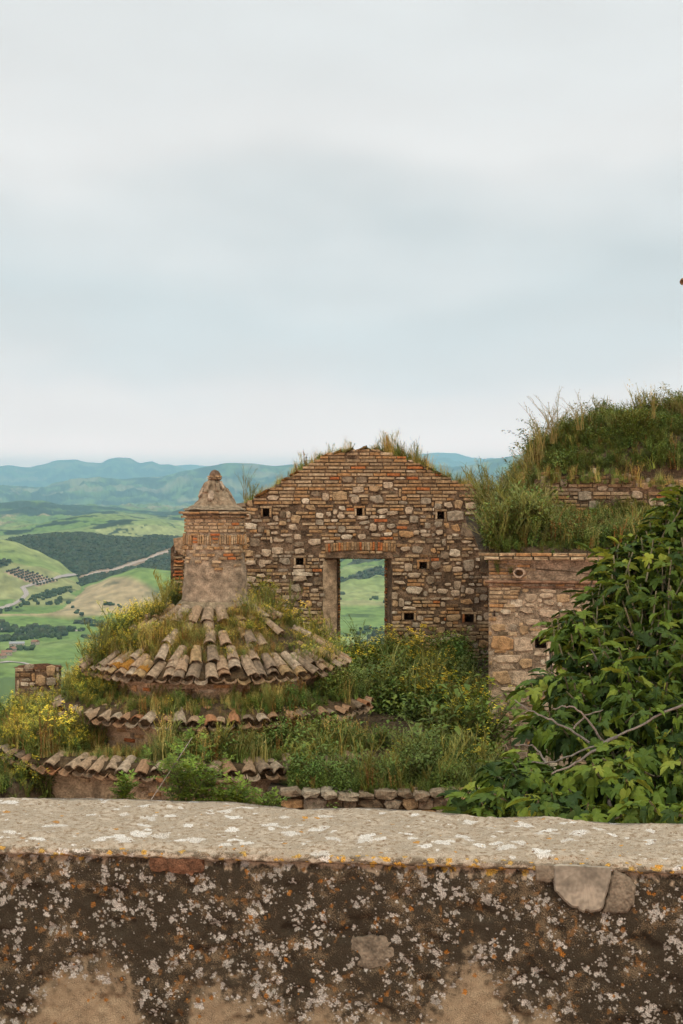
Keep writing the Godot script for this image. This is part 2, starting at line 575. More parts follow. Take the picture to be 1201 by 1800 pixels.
# ---- bricks, stones and tiles: a few shared shapes of each, unit sized, looking towards +z
const BRICK_TONES := [
	Color(0.440, 0.298, 0.156), Color(0.484, 0.344, 0.195), Color(0.396, 0.246, 0.118), Color(0.329, 0.224, 0.122),
	Color(0.462, 0.261, 0.112), Color(0.494, 0.188, 0.065), Color(0.440, 0.146, 0.052), Color(0.253, 0.156, 0.078), Color(0.527, 0.396, 0.239), Color(0.374, 0.272, 0.161)]
const STONE_TONES := [
	Color(0.550, 0.432, 0.293), Color(0.462, 0.359, 0.239), Color(0.362, 0.301, 0.212), Color(0.440, 0.306, 0.167), Color(0.263, 0.200, 0.131),
	Color(0.637, 0.538, 0.387), Color(0.462, 0.285, 0.135), Color(0.187, 0.138, 0.086)]

func piece(kind: String, k: int) -> ArrayMesh:
	var key := kind + str(k)
	if pieces.has(key):
		return pieces[key]
	var r := RandomNumberGenerator.new()
	r.seed = hash(key)
	var outline := []
	if kind == "stone":
		var n := 7 + k % 3 if k < 3 else 10 + k % 3
		var ex := 4.0 if k < 3 else 10.0
		for i in n:
			var a := TAU * (i + r.randf_range(-0.38, 0.38)) / n
			var q := r.randf_range(0.70, 1.0) if k < 3 else r.randf_range(0.86, 1.0)
			var s := Vector2(cos(a), sin(a))
			var sq: float = 1.0 / pow(pow(absf(s.x), ex) + pow(absf(s.y), ex), 1.0 / ex)
			outline.append(s * 0.5 * sq * q)
	else:
		var jig := 0.035 if kind == "brick" else 0.06
		for q in [[-0.5, -0.5], [0.0, -0.5], [0.5, -0.5], [0.5, 0.0], [0.5, 0.5], [0.05, 0.5], [-0.5, 0.5], [-0.5, 0.0]]:
			outline.append(Vector2(q[0] * (1.0 - r.randf() * jig), q[1] * (1.0 - r.randf() * jig * 4.0)))
	var b := MB.new()
	var n2 := outline.size()
	var inset := 0.88 if kind == "stone" else 0.94
	var insy := 0.84 if kind == "stone" else 0.80
	var back := []
	var mid := []
	var front := []
	for p in outline:
		back.append(Vector3(p.x, p.y, -1.2))
		mid.append(Vector3(p.x, p.y, r.randf_range(0.25, 0.55)))
		front.append(Vector3(p.x * inset, p.y * insy, r.randf_range(0.72, 1.0)))
	var top := Vector3(r.randf_range(-0.1, 0.1), r.randf_range(-0.1, 0.1), r.randf_range(0.85, 1.1))
	for i in n2:
		var j := (i + 1) % n2
		b.quad(back[i], mid[i], mid[j], back[j])
		b.quad(mid[i], front[i], front[j], mid[j])
		b.tri(front[i], top, front[j])
	pieces[key] = b.done()
	pieces[key + "mb"] = b
	return pieces[key]

func tone_mat(kind: String, k: int) -> StandardMaterial3D:
	var c: Color = BRICK_TONES[k] if kind == "brick" else STONE_TONES[k]
	return mat(kind + "_tone_" + ["ash", "buff", "umber", "brown", "ochre", "red", "rust", "dark", "pale", "drab"][k], c, 0.55 if kind == "brick" else 0.8, 0.9, "grain")

# pieces: [kind, centre u, centre v, width, height, proud, tone, turn]; frame gives the wall's surface at (u, v)
func lay(list: Array, frame: Callable, parent: Node, most: int, rest_name: String) -> void:
	var order := {"brick": [], "stone": []}
	for p in list:
		order[p[0]].append(p)
	var rest := MB.new()
	var vtone := mat("masonry_tones", Color.WHITE, 0.6, 0.9, "grain", true)
	for kind in order:
		var a: Array = order[kind]
		a.sort_custom(func(p, q): return p[3] * p[4] > q[3] * q[4])
		for i in a.size():
			var p: Array = a[i]
			var f: Transform3D = frame.call(p[1], p[2])
			var xf := f * Transform3D(Basis(Vector3(0, 0, 1), p[7]) * Basis.from_scale(Vector3(p[3], p[4], p[5])), Vector3.ZERO)
			var k := rng.randi() % 6
			piece(kind, k)
			if i < most:
				put(kind, piece(kind, k), tone_mat(kind, p[6]), parent, xf)
			else:
				rest.add(pieces[kind + str(k) + "mb"], xf, BRICK_TONES[p[6]] if kind == "brick" else STONE_TONES[p[6]])
	if rest.v.size() > 0:
		tag(put(rest_name, rest.done(), vtone, parent), "", "", "", "stuff")

func pick(weights: Array) -> int:
	var s := 0.0
	for w in weights:
		s += w
	var x := rng.randf() * s
	for i in weights.size():
		x -= weights[i]
		if x < 0.0:
			return i
	return 0

# Fills a wall with courses round the stones given beforehand. zone(u, v) answers [share of bricks, share left as mortar, tidy 0..1] or [] outside.
func courses(u0: float, u1: float, v0: float, v1: float, high: float, long: float, zone: Callable, given: Array, brick_w: Array, stone_w: Array) -> Array:
	var cell := 0.01
	var nu := int((u1 - u0) / cell) + 1
	var nv := int((v1 - v0) / cell) + 1
	var full := PackedByteArray()
	full.resize(nu * nv)
	var out := given.duplicate()
	for g in given:
		for j in range(maxi(0, int((g[2] - g[4] * 0.46 - v0) / cell)), mini(nv, int((g[2] + g[4] * 0.46 - v0) / cell))):
			for i in range(maxi(0, int((g[1] - g[3] * 0.5 - u0) / cell)), mini(nu, int((g[1] + g[3] * 0.5 - u0) / cell) + 1)):
				full[j * nu + i] = 1
	var v := v0
	while v < v1 - high * 0.4:
		var h := high * rnd(0.9, 1.1)
		var u := u0 - rnd(0.0, long * 0.6)
		while u < u1:
			var z: Array = zone.call(maxf(u, u0) + 0.03, v + h * 0.5)
			if z.is_empty():
				u += 0.03
				continue
			var is_brick: bool = rng.randf() < z[0]
			var w := long * (rnd(0.8, 1.15) if rng.randf() < 0.35 + 0.5 * z[2] else rnd(0.35, 0.75))
			var hh := h
			if not is_brick:
				w = long * rnd(0.3, 0.85)
				hh = h * [0.9, 1.0, 1.6, 2.0, 2.6][pick([3, 3, 2, 2, 1])]
				w = maxf(w, hh * 0.9)
			if u < u0:
				w = maxf(w - (u0 - u), 0.05)
				u = u0
			# the free run from here
			var i0 := clampi(int((u - u0) / cell), 0, nu - 1)
			var j0 := clampi(int((v + h * 0.3 - v0) / cell), 0, nv - 1)
			var j1 := clampi(int((v + h * 0.8 - v0) / cell), 0, nv - 1)
			var j2 := clampi(int((v + hh * 0.9 - v0) / cell), 0, nv - 1)
			var run := 0
			var need := int(w / cell)
			while run < need and i0 + run < nu and full[j0 * nu + i0 + run] == 0 and full[j1 * nu + i0 + run] == 0:
				run += 1
			if run * cell < 0.04:
				u += 0.02
				continue
			if run < need:
				w = run * cell
			if hh > h:
				for q in run:
					if full[j2 * nu + i0 + q] != 0:
						hh = h
						break
			var z2: Array = zone.call(minf(u + w, u1) - 0.03, v + hh * 0.5)
			if z2.is_empty():
				w *= 0.6
			if u + w > u1 + 0.03:
				w = u1 - u
			if w < 0.035:
				u += 0.04
				continue
			if rng.randf() < z[1]:
				u += w * rnd(0.4, 1.0)
				continue
			var joint := 0.012
			if is_brick:
				out.append(["brick", u + w * 0.5, v + h * 0.5, w - joint, (h - joint) * rnd(0.86, 1.0), rnd(0.012, 0.03), pick(brick_w), rnd(-0.012, 0.012) * (2.5 - 1.7 * z[2])])
			else:
				out.append(["stone", u + w * 0.5, v + hh * 0.5, w - joint * 0.6, hh - joint * 0.6, rnd(0.006, 0.026), pick(stone_w), rnd(-0.1, 0.1)])
				for j in range(j0, j2 + 1):
					for q in int(w / cell):
						if i0 + q < nu:
							full[j * nu + i0 + q] = 1
			u += w
		v += h
	return out

func tile_mesh(k: int) -> ArrayMesh:      # a half-round clay tile, 0.42 long, running towards +z, hollow side down
	var key := "tile" + str(k)
	if pieces.has(key):
		return pieces[key]
	var r := RandomNumberGenerator.new()
	r.seed = 900 + k
	var b := MB.new()
	var n := 8
	var th := 0.016
	var wob := []
	for i in n + 1:
		wob.append(r.randf_range(-0.004, 0.004))
	var rows := []
	for j in 5:
		var t := j / 4.0
		var rad := lerpf(0.082, 0.104, t)
		var z := (t - 0.5) * 0.42
		var o := []
		var q := []
		for i in n + 1:
			var a := PI * (0.06 + 0.88 * i / n)
			var e: float = wob[i] + r.randf_range(-0.002, 0.002)
			var ze := z + (r.randf_range(-0.012, 0.012) if j == 4 else 0.0)
			o.append(Vector3(-cos(a) * (rad + e), sin(a) * (rad * 0.82 + e), ze))
			q.append(Vector3(-cos(a) * (rad + e - th), sin(a) * ((rad - th) * 0.80 + e), ze))
		rows.append([o, q])
	for j in 4:
		for i in n:
			b.quad(rows[j][0][i], rows[j][0][i + 1], rows[j + 1][0][i + 1], rows[j + 1][0][i])
			b.quad(rows[j][1][i], rows[j + 1][1][i], rows[j + 1][1][i + 1], rows[j][1][i + 1])
		for i in [0, n]:
			b.quad(rows[j][0][i], rows[j + 1][0][i], rows[j + 1][1][i], rows[j][1][i])
	for j in [0, 4]:
		for i in n:
			b.quad(rows[j][0][i], rows[j][0][i + 1], rows[j][1][i + 1], rows[j][1][i])
	pieces[key] = b.done()
	return pieces[key]

# a body of revolution round the y axis; profile = [radius, height ...]
func lathe(profile: Array, seg: int, rough: float, sd: int, a0 := 0.0, a1 := TAU, fine := 1) -> ArrayMesh:
	var n := noise(2.2, 4, sd)
	var pr := []
	for i in range(0, profile.size() - 2, 2):
		for k in fine:
			var t := float(k) / fine
			pr.append(Vector2(lerpf(profile[i], profile[i + 2], t), lerpf(profile[i + 1], profile[i + 3], t)))
	pr.append(Vector2(profile[profile.size() - 2], profile[profile.size() - 1]))
	var pts := PackedVector3Array()
	for p in pr:
		for i in seg + 1:
			var a := a0 + (a1 - a0) * i / seg
			var q := Vector3(sin(a) * p.x, p.y, cos(a) * p.x)
			var e := n.get_noise_3dv(q * 1.0) * rough + n.get_noise_3dv(q * 5.0) * rough * 0.35
			pts.append(q + Vector3(sin(a) * e, e * 0.5, cos(a) * e))
	return sheet(pts, seg + 1, pr.size())

# ---- the gable of the roofless house: wall coordinates u, v in metres from the foot of the window's middle line
func make_gable() -> void:
	var s := 27.0 / F
	var base := at(640, 1150, 27.0)
	var g := thing("gable_wall", "tall ruined gable of brick and rubble with an empty window and grass along its top", "wall", base)
	var U := func(px: float) -> float: return (px - 640.0) * s
	var V := func(py: float) -> float: return (1150.0 - py) * s
	var crest := [300, 962, 313, 945, 340, 930, 380, 910, 432, 882, 470, 862, 500, 843, 540, 818, 575, 798, 610, 791, 640, 787, 668, 790, 700, 801, 740, 815, 780, 836, 830, 857, 870, 872, 920, 898, 970, 925, 985, 945]
	var top := func(u: float) -> float:
		var px := u / s + 640.0
		for i in range(2, crest.size(), 2):
			if px <= crest[i]:
				return V.call(lerpf(crest[i - 1], crest[i + 1], (px - crest[i - 2]) / float(crest[i] - crest[i - 2])))
		return 0.0
	# the body: mortar and core with the window and the putlog holes cut through
	var body := CSGCombiner3D.new()
	body.name = "mortar_core"
	var sl := CSGPolygon3D.new()
	sl.name = "core"
	var outline := PackedVector2Array([Vector2(U.call(300), -0.9), Vector2(U.call(985), -0.9)])
	for i in range(crest.size() - 2, -1, -2):
		outline.append(Vector2(U.call(crest[i]), V.call(crest[i + 1]) - 0.022))
	sl.polygon = outline
	sl.depth = 0.62
	body.add_child(sl)
	var cut := CSGPolygon3D.new()      # the splayed window, wide on this side
	cut.name = "window_cut"
	cut.polygon = PackedVector2Array([Vector2(U.call(560), 0.10), Vector2(U.call(691), 0.10), Vector2(U.call(684), -0.33), Vector2(U.call(678), -0.72), Vector2(U.call(599), -0.72), Vector2(U.call(592), -0.33)])
	cut.depth = V.call(981) - 0.10
	cut.rotation.x = PI / 2
	cut.position.y = 0.10
	cut.operation = CSGShape3D.OPERATION_SUBTRACTION
	body.add_child(cut)
	var holes := [[468, 901, 11, 14], [632, 900, 10, 13], [775, 906, 12, 13], [527, 987, 13, 12], [744, 994, 13, 12], [719, 1084, 17, 12], [825, 1087, 16, 14]]
	for h in holes:
		var c := CSGBox3D.new()
		c.name = "putlog_hole"
		c.size = Vector3(h[2] * s, h[3] * s, 0.9)
		c.position = Vector3(U.call(h[0]), V.call(h[1]), 0.0)
		c.operation = CSGShape3D.OPERATION_SUBTRACTION
		body.add_child(c, true)
	body.material_override = mat("gable_mortar", Color(0.235, 0.160, 0.098), 1.3, 2.2, "blotch")
	g.add_child(body)
	body.position.z = -0.010
	# stones read off the photograph: x, y, width, height in its pixels, tone
	var seen := [
		[630, 861, 20, 12, 1], [682, 853, 18, 12, 0], [611, 843, 20, 13, 4], [636, 844, 19, 12, 4], [662, 878, 28, 18, 2], [624, 879, 18, 14, 1], [658, 859, 20, 11, 3], [598, 872, 26, 18, 3],
		[520, 912, 18, 18, 3], [515, 927, 18, 14, 0], [578, 904, 11, 11, 0], [599, 908, 16, 9, 0], [618, 908, 16, 9, 1], [672, 899, 22, 10, 0], [690, 902, 20, 8, 1], [588, 915, 13, 6, 5],
		[638, 910, 20, 7, 0], [640, 919, 22, 7, 2], [656, 927, 13, 14, 1], [670, 928, 14, 12, 0], [687, 925, 17, 9, 2], [710, 918, 20, 8, 3], [728, 913, 16, 14, 2], [770, 890, 13, 11, 2],
		[788, 888, 18, 13, 0], [806, 886, 15, 19, 3], [828, 889, 19, 12, 0], [801, 907, 30, 20, 2], [714, 939, 28, 12, 6], [732, 936, 12, 10, 1], [772, 936, 14, 10, 0], [682, 939, 16, 7, 5],
		[752, 924, 11, 11, 2], [770, 922, 16, 12, 2], [824, 932, 28, 26, 4], [552, 953, 26, 13, 0], [435, 908, 14, 11, 1], [440, 925, 24, 12, 5], [483, 937, 15, 7, 0], [490, 950, 20, 6, 1],
		[488, 968, 20, 13, 0], [468, 972, 18, 14, 0], [527, 969, 18, 10, 1], [526, 957, 18, 9, 4], [438, 973, 16, 12, 3], [439, 989, 24, 10, 0], [469, 988, 20, 8, 1], [501, 987, 24, 15, 2],
		[459, 1012, 18, 8, 0], [527, 1017, 26, 10, 1], [532, 1009, 38, 7, 5], [500, 1014, 7, 7, 5], [520, 1034, 22, 17, 2], [712, 965, 20, 9, 1], [782, 976, 16, 14, 4], [800, 972, 20, 14, 5],
		[824, 994, 20, 22, 2], [766, 994, 20, 16, 4], [728, 1011, 24, 11, 1], [703, 1024, 24, 7, 0], [728, 1037, 30, 16, 5], [778, 1039, 20, 11, 0], [826, 1039, 16, 11, 0], [756, 1020, 18, 16, 4],
		[717, 1060, 12, 7, 5], [720, 1069, 24, 6, 0], [768, 1090, 12, 10, 3], [797, 1086, 26, 12, 3], [822, 1072, 24, 9, 3], [801, 1117, 18, 9, 0], [784, 1125, 26, 11, 0], [774, 1108, 16, 11, 3],
		[820, 1058, 26, 12, 6], [850, 1050, 14, 14, 2], [850, 1132, 18, 14, 6], [850, 1002, 14, 12, 3], [846, 950, 16, 26, 5], [700, 1125, 14, 12, 6]]
	var given := []
	for q in seen:
		given.append(["stone", U.call(q[0]), V.call(q[1]), q[2] * s, q[3] * s, rnd(0.015, 0.04), q[4], rnd(-0.12, 0.12)])
	# the kerb of thin bricks round each putlog hole
	for h in holes:
		var w: float = h[2] * s
		var hh: float = h[3] * s
		given.append(["brick", U.call(h[0]) - w * 0.5 - 0.022, V.call(h[1]), 0.04, hh + 0.02, 0.03, pick([3, 3, 2, 2, 3, 1, 0, 1, 2, 2]), rnd(-0.03, 0.03)])
		given.append(["brick", U.call(h[0]) + w * 0.5 + 0.022, V.call(h[1]), 0.04, hh + 0.02, 0.03, pick([3, 3, 2, 2, 3, 1, 0, 1, 2, 2]), rnd(-0.03, 0.03)])
		given.append(["brick", U.call(h[0]), V.call(h[1]) + hh * 0.5 + 0.026, w + 0.11, 0.045, 0.035, pick([3, 3, 2, 2, 3, 1, 0, 1, 2, 2]), rnd(-0.03, 0.03)])
	# soldier bricks over the window
	var x := 572.0
	while x < 692.0:
		given.append(["brick", U.call(x + 2.2), V.call(963.0 - 3.0 * sin((x - 572.0) / 120.0 * PI)), 0.042, 0.17, rnd(0.015, 0.03), pick([2, 2, 3, 3, 3, 2, 1, 2, 1, 2]), rnd(-0.05, 0.05)])
		x += 4.6
	var hole_at := func(u: float, v: float) -> bool:
		if v > V.call(1136) and v < V.call(974) and u > U.call(567) and u < U.call(690):
			return true
		for h in holes:
			if absf(u - U.call(h[0])) < h[2] * s * 0.5 + 0.02 and absf(v - V.call(h[1])) < h[3] * s * 0.5 + 0.01:
				return true
		return false
	var nz := noise(0.9, 3, 5)
	var zone := func(u: float, v: float) -> Array:
		if v > top.call(u) or hole_at.call(u, v):
			return []
		var py: float = 1150.0 - v / s
		var e: float = py + nz.get_noise_2d(u * 1.3, v * 1.3) * 34.0 + absf(u) * 3.0
		if e < 872.0:
			return [0.97, 0.02, 1.0]
		if e < 897.0:
			return [0.74, 0.10, 0.6]
		return [0.42, 0.30, 0.1]
	var list := courses(U.call(306), U.call(972), -0.6, V.call(780), 0.0665, 0.285, zone, given, [5, 5, 5, 3, 4, 1.0, 0.35, 1.6, 3, 4], [4, 3, 3, 3, 2, 1.5, 2, 1])
	var flat := func(u: float, v: float) -> Transform3D: return Transform3D(Basis.IDENTITY, Vector3(u, v, 0.0))
	# loose top courses, a little crooked
	lay(list, flat, g, 300, "small_masonry")
	# brick edges of the window: a column on each side, and the lintel behind
	var jb := []
	var y := 0.12
	while y < V.call(985):
		jb.append([-1, y]); jb.append([1, y])
		y += 0.066
	var m := 0
	for q in jb:
		var px: float = 595.5 if q[0] < 0 else 681.0
		var k := pick([2, 1, 4, 3, 5, 4, 3, 3, 1, 2])
		var w := rnd(0.075, 0.10)
		put("brick", piece("brick", m % 6), tone_mat("brick", k), g, Transform3D(Basis.from_scale(Vector3(w, 0.052, 0.16)), Vector3(U.call(px) + q[0] * 0.012, q[1] + 0.03, -0.62 + rnd(0.0, 0.012))))
		m += 1
	x = 596.0
	while x < 684.0:
		put("brick", piece("brick", m % 6), tone_mat("brick", pick([2, 1, 3, 3, 3, 2, 2, 3, 1, 2])), g, Transform3D(Basis.from_scale(Vector3(0.044, 0.13, 0.2)), Vector3(U.call(x), V.call(978.5), -0.56 + rnd(0.0, 0.02))))
		x += 4.7
		m += 1
	var jamb := MB.new()      # the plaster that is left on the splay
	var nu := 9
	var nv := 40
	var pts := PackedVector3Array()
	for side in [-1]:
		for j in nv:
			for i in nu:
				var t := i / float(nu - 1)
				var vv := lerpf(0.0, V.call(985), j / float(nv - 1))
				pts.append(Vector3(lerpf(U.call(566.5), U.call(591), t) + 0.012 + nz.get_noise_2d(i * 1.4, j * 0.8) * 0.012, vv, lerpf(0.0, -0.33, t)))
	jamb.v = pts
	put("jamb_plaster", sheet(pts, nu, nv), mat("jamb_plaster", Color(0.72, 0.53, 0.34), 0.8, 1.2, "blotch"), g)
	for i in 26:      # cushions of moss along the top
		var mx := rnd(560, 930) if i % 3 else rnd(430, 600)
		var mw := rnd(0.10, 0.30)
		put("moss_cushion", piece("stone", i % 6), mat("moss_" + ["rust", "olive", "ochre"][i % 3], [Color(0.26, 0.125, 0.035), Color(0.20, 0.165, 0.05), Color(0.30, 0.19, 0.055)][i % 3], 0.25, 2.0, "blotch"), g, Transform3D(Basis(Vector3(0, 0, 1), -signf(mx - 640) * 0.42) * Basis.from_scale(Vector3(mw, rnd(0.04, 0.075), 0.12)), Vector3(U.call(mx), top.call(U.call(mx)) - 0.005, rnd(-0.16, -0.02))))
	# the kneeler and quoin at the far left end
	var b := MB.new()
	for i in 11:
		piece("brick", i % 6)
		put("brick", piece("brick", i % 6), tone_mat("brick", pick([2, 1, 2, 3, 4, 5, 3, 3, 1, 2])), g, Transform3D(Basis.from_scale(Vector3(rnd(0.15, 0.19), 0.05, 0.2)), Vector3(U.call(315) + rnd(-0.01, 0.01), V.call(1040) + i * 0.0645, 0.02)))
	put("corbel", kneeler(), mat("corbel_stone", Color(0.42, 0.29, 0.17), 0.6, 1.5, "grain"), g, Transform3D(Basis.IDENTITY, Vector3(U.call(315), V.call(962), 0.0)))

func kneeler() -> ArrayMesh:
	var b := MB.new()
	var p := [Vector2(-0.10, 0.17), Vector2(0.16, 0.17), Vector2(0.16, -0.14), Vector2(0.06, -0.14), Vector2(-0.06, -0.05), Vector2(-0.09, 0.06)]
	for i in p.size():
		var q: Vector2 = p[i]
		var r: Vector2 = p[(i + 1) % p.size()]
		b.quad(Vector3(q.x, q.y, -0.5), Vector3(r.x, r.y, -0.5), Vector3(r.x, r.y, 0.08), Vector3(q.x, q.y, 0.08))
		b.tri(Vector3(0.04, 0.03, 0.09), Vector3(q.x, q.y, 0.08), Vector3(r.x, r.y, 0.08))
	return b.done()

# ---- the stone house on the right: a front wall under a terrace, and a second wall set back above it
func make_house() -> void:
	var th := 0.20
	var corner := at(859, 1400, 21.0)
	var h := thing("stone_house", "pale rubble stone house with brick cornice, clay spout and overgrown terrace", "house", corner, -th)
	var s := 21.0 / F
	var U := func(px: float) -> float: return (px - 859.0) * s * 0.985
	var V := func(py: float) -> float: return (1400.0 - py) * s
	var topv: float = V.call(975)
	var body := CSGCombiner3D.new()
	body.name = "wall_core"
	var box := CSGBox3D.new()
	box.name = "core"
	box.size = Vector3(4.4, topv + 0.9, 3.0)
	box.position = Vector3(2.2, (topv + 0.9) * 0.5 - 0.9, -1.5)
	body.add_child(box)
	var hole := CSGBox3D.new()
	hole.name = "putlog_hole"
	hole.size = Vector3(20 * s, 19 * s, 1.2)
	hole.position = Vector3(U.call(951), V.call(1129), 0)
	hole.operation = CSGShape3D.OPERATION_SUBTRACTION
	body.add_child(hole)
	body.material_override = mat("house_mortar", Color(0.45, 0.345, 0.23), 1.1, 2.2, "blotch")
	h.add_child(body)
	body.position.z = -0.002
	var seen := [
		[884, 1130, 42, 26, 6], [921, 1132, 34, 28, 0], [892, 1157, 52, 17, 0], [924, 1165, 26, 20, 3], [882, 1191, 40, 30, 3], [918, 1191, 36, 28, 0], [877, 1231, 34, 26, 1], [908, 1226, 34, 20, 1],
		[868, 1249, 15, 13, 5], [892, 1272, 36, 16, 0], [880, 1290, 46, 18, 1], [878, 1312, 40, 18, 0], [870, 1330, 24, 16, 1], [910, 1302, 30, 18, 0], [912, 1325, 34, 20, 1], [900, 1257, 30, 10, 3],
		[909, 1060, 21, 15, 5], [889, 1075, 22, 10, 5], [960, 1046, 28, 10, 0], [966, 1058, 22, 11, 1], [985, 1061, 8, 8, 5], [965, 1077, 36, 14, 0], [926, 1072, 28, 13, 1], [936, 1092, 26, 12, 1],
		[921, 1107, 18, 18, 3], [944, 1112, 20, 12, 0], [875, 1103, 30, 14, 3], [980, 1115, 26, 20, 1], [1005, 1150, 24, 20, 0], [975, 1160, 28, 18, 5], [1000, 1190, 30, 22, 1], [960, 1200, 36, 20, 3],
		[935, 1255, 30, 16, 1], [960, 1240, 24, 22, 0], [1040, 1150, 22, 24, 5], [1020, 1240, 30, 24, 0], [985, 1290, 30, 20, 1], [950, 1300, 24, 18, 3], [895, 1210, 30, 9, 0], [880, 1144, 22, 6, 6]]
	var given := []
	for q in seen:
		given.append(["stone", U.call(q[0]), V.call(q[1]), q[2] * s, q[3] * s, rnd(0.016, 0.034), q[4], rnd(-0.06, 0.06)])
	# header-and-stretcher quoin under the string course
	for i in 6:
		var y: float = 1034.0 + i * 7.6
		var x := 860.0
		while x < 892.0:
			var w := rnd(15, 28)
			given.append(["brick", U.call(x + w * 0.5), V.call(y), w * s - 0.01, 0.052, rnd(0.014, 0.026), pick([2, 4, 1, 1, 2, 0, 0, 0, 4, 3]), rnd(-0.01, 0.01)])
			x += w
	# three bricks of a broken scroll
	for i in 4:
		given.append(["brick", U.call(907 - i), V.call(1033 + i * 5), 0.155 - i * 0.02, 0.038, 0.05, pick([2, 2, 3, 2, 2, 0, 0, 1, 1, 2]), rnd(-0.02, 0.05)])
	var zone := func(u: float, v: float) -> Array:
		if v > V.call(1028):
			return []
		if absf(u - U.call(951)) < 0.10 and absf(v - V.call(1129)) < 0.10:
			return []
		return [0.25, 0.30, 0.1] if v > V.call(1120) else [0.14, 0.28, 0.0]
	var list := courses(0.0, 4.2, -0.3, V.call(1028), 0.072, 0.34, zone, given, [3, 4, 3, 2, 3, 1, 0.4, 1, 4, 4], [5, 5, 2, 4, 1, 3, 2, 0.4])
	var front := func(u: float, v: float) -> Transform3D: return Transform3D(Basis.IDENTITY, Vector3(u, v, 0.0))
	lay(list, front, h, 170, "small_masonry")
	# thin brick courses of the frieze between string course and cornice, mostly plastered over
	for i in 6:
		var x2 := 0.0
		while x2 < 0.55:
			var w2 := rnd(0.14, 0.3)
			put("brick", piece("brick", i), tone_mat("brick", pick([3, 2, 3, 3, 2, 0, 0, 2, 1, 4])), h, Transform3D(Basis.from_scale(Vector3(w2 - 0.012, 0.042, 0.012)), Vector3(x2 + w2 * 0.5, V.call(1014) + i * 0.055, 0.0)))
			x2 += w2
	# string course: rounded brick moulding with a thin course under it
	put("string_course", moulding(4.2, 0.055, 0.085, 61), mat("string_course", Color(0.36, 0.215, 0.13), 0.7, 1.0, "blotch"), h, Transform3D(Basis.IDENTITY, Vector3(-0.05, V.call(1022), 0)))
	put("string_course", moulding(4.2, 0.035, 0.035, 62), mat("string_course", Color(0.36, 0.215, 0.13)), h, Transform3D(Basis.IDENTITY, Vector3(-0.01, V.call(1031), 0)))
	# two courses of thin tiles make the cornice
	for row in 2:
		var x3 := -0.06 + row * -0.09
		while x3 < 4.1:
			var w3 := rnd(0.16, 0.34)
			var k := pick([3, 5, 2, 2, 2, 0.3, 0, 0.5, 4, 3])
			put("cornice_brick", piece("brick", rng.randi() % 6), tone_mat("brick", k), h, Transform3D(Basis(Vector3(0, 0, 1), rnd(-0.015, 0.015)) * Basis.from_scale(Vector3(w3 - 0.008, 0.05, 0.11 - row * 0.05 + rnd(-0.02, 0.02))), Vector3(x3 + w3 * 0.5, V.call(981) + row * 0.056, 0.05)))
			x3 += w3
	# the clay spout
	put("clay_spout", spout(), mat("spout_clay", Color(0.52, 0.39, 0.27), 0.4, 0.5), h, Transform3D(Basis(Vector3.UP, -0.1), Vector3(U.call(915.5), V.call(1006), 0.0)))
	# an iron stub in the quoin
	put("iron_stub", moulding(0.03, 0.09, 0.05, 63), mat("rusted_iron", Color(0.05, 0.03, 0.02), 0.3), h, Transform3D(Basis.IDENTITY, Vector3(U.call(868), V.call(1078), 0.0)))
	# ---- the upper wall, set back
	var u2 := thing("upper_wall", "broken brick and stone wall with hanging grass above the house terrace", "wall", at(940, 930, 23.6), -0.12)
	var s2 := 23.6 / F
	var U2 := func(px: float) -> float: return (px - 940.0) * s2
	var V2 := func(py: float) -> float: return (930.0 - py) * s2
	var c2 := CSGBox3D.new()
	c2.name = "wall_core"
	c2.size = Vector3(4.4, V2.call(842) + 0.6, 0.5)
	c2.position = Vector3(2.2, V2.call(842) * 0.5 - 0.3, -0.25)
	c2.material_override = mat("gable_mortar", Color.WHITE)
	u2.add_child(c2)
	var big := [[958, 855, 18, 40, 1], [1027, 872, 24, 18, 2], [1117, 870, 20, 14, 0], [990, 850, 14, 16, 2], [1044, 888, 22, 16, 2], [1130, 855, 18, 14, 3], [1080, 845, 20, 10, 3]]
	var giv := []
	for q in big:
		giv.append(["stone", U2.call(q[0]), V2.call(q[1]), q[2] * s2, q[3] * s2, 0.04, q[4], rnd(-0.1, 0.1)])
	var z2 := func(u: float, v: float) -> Array:
		return [0.88 if u < 1.0 else 0.55, 0.05 if u < 1.0 else 0.22, 0.6] if v < V2.call(833) + sin(u * 9.0) * 0.03 - maxf(0.0, u - 0.9) * 0.10 else []
	var l2 := courses(0.05, 4.3, 0.1, V2.call(830), 0.066, 0.27, z2, giv, [4, 5, 2, 3, 1.5, 0.4, 0.1, 1, 4, 4], [4, 4, 3, 3, 1, 2, 1, 0.5])
	lay(l2, front, u2, 130, "small_masonry")

func moulding(long: float, high: float, out: float, sd: int) -> ArrayMesh:
	var n := noise(3.0, 3, sd)
	var pts := PackedVector3Array()
	var nu := maxi(4, int(long / 0.04))
	var nv := 9
	for j in nv:
		var a := PI * j / (nv - 1)
		for i in nu:
			var x := long * i / (nu - 1)
			var e := n.get_noise_2d(x * 2.0, j * 0.3) * 0.012
			pts.append(Vector3(x, cos(a) * high * 0.5 + e * 0.4, pow(sin(a), 0.6) * out + e - 0.01))
	return sheet(pts, nu, nv)

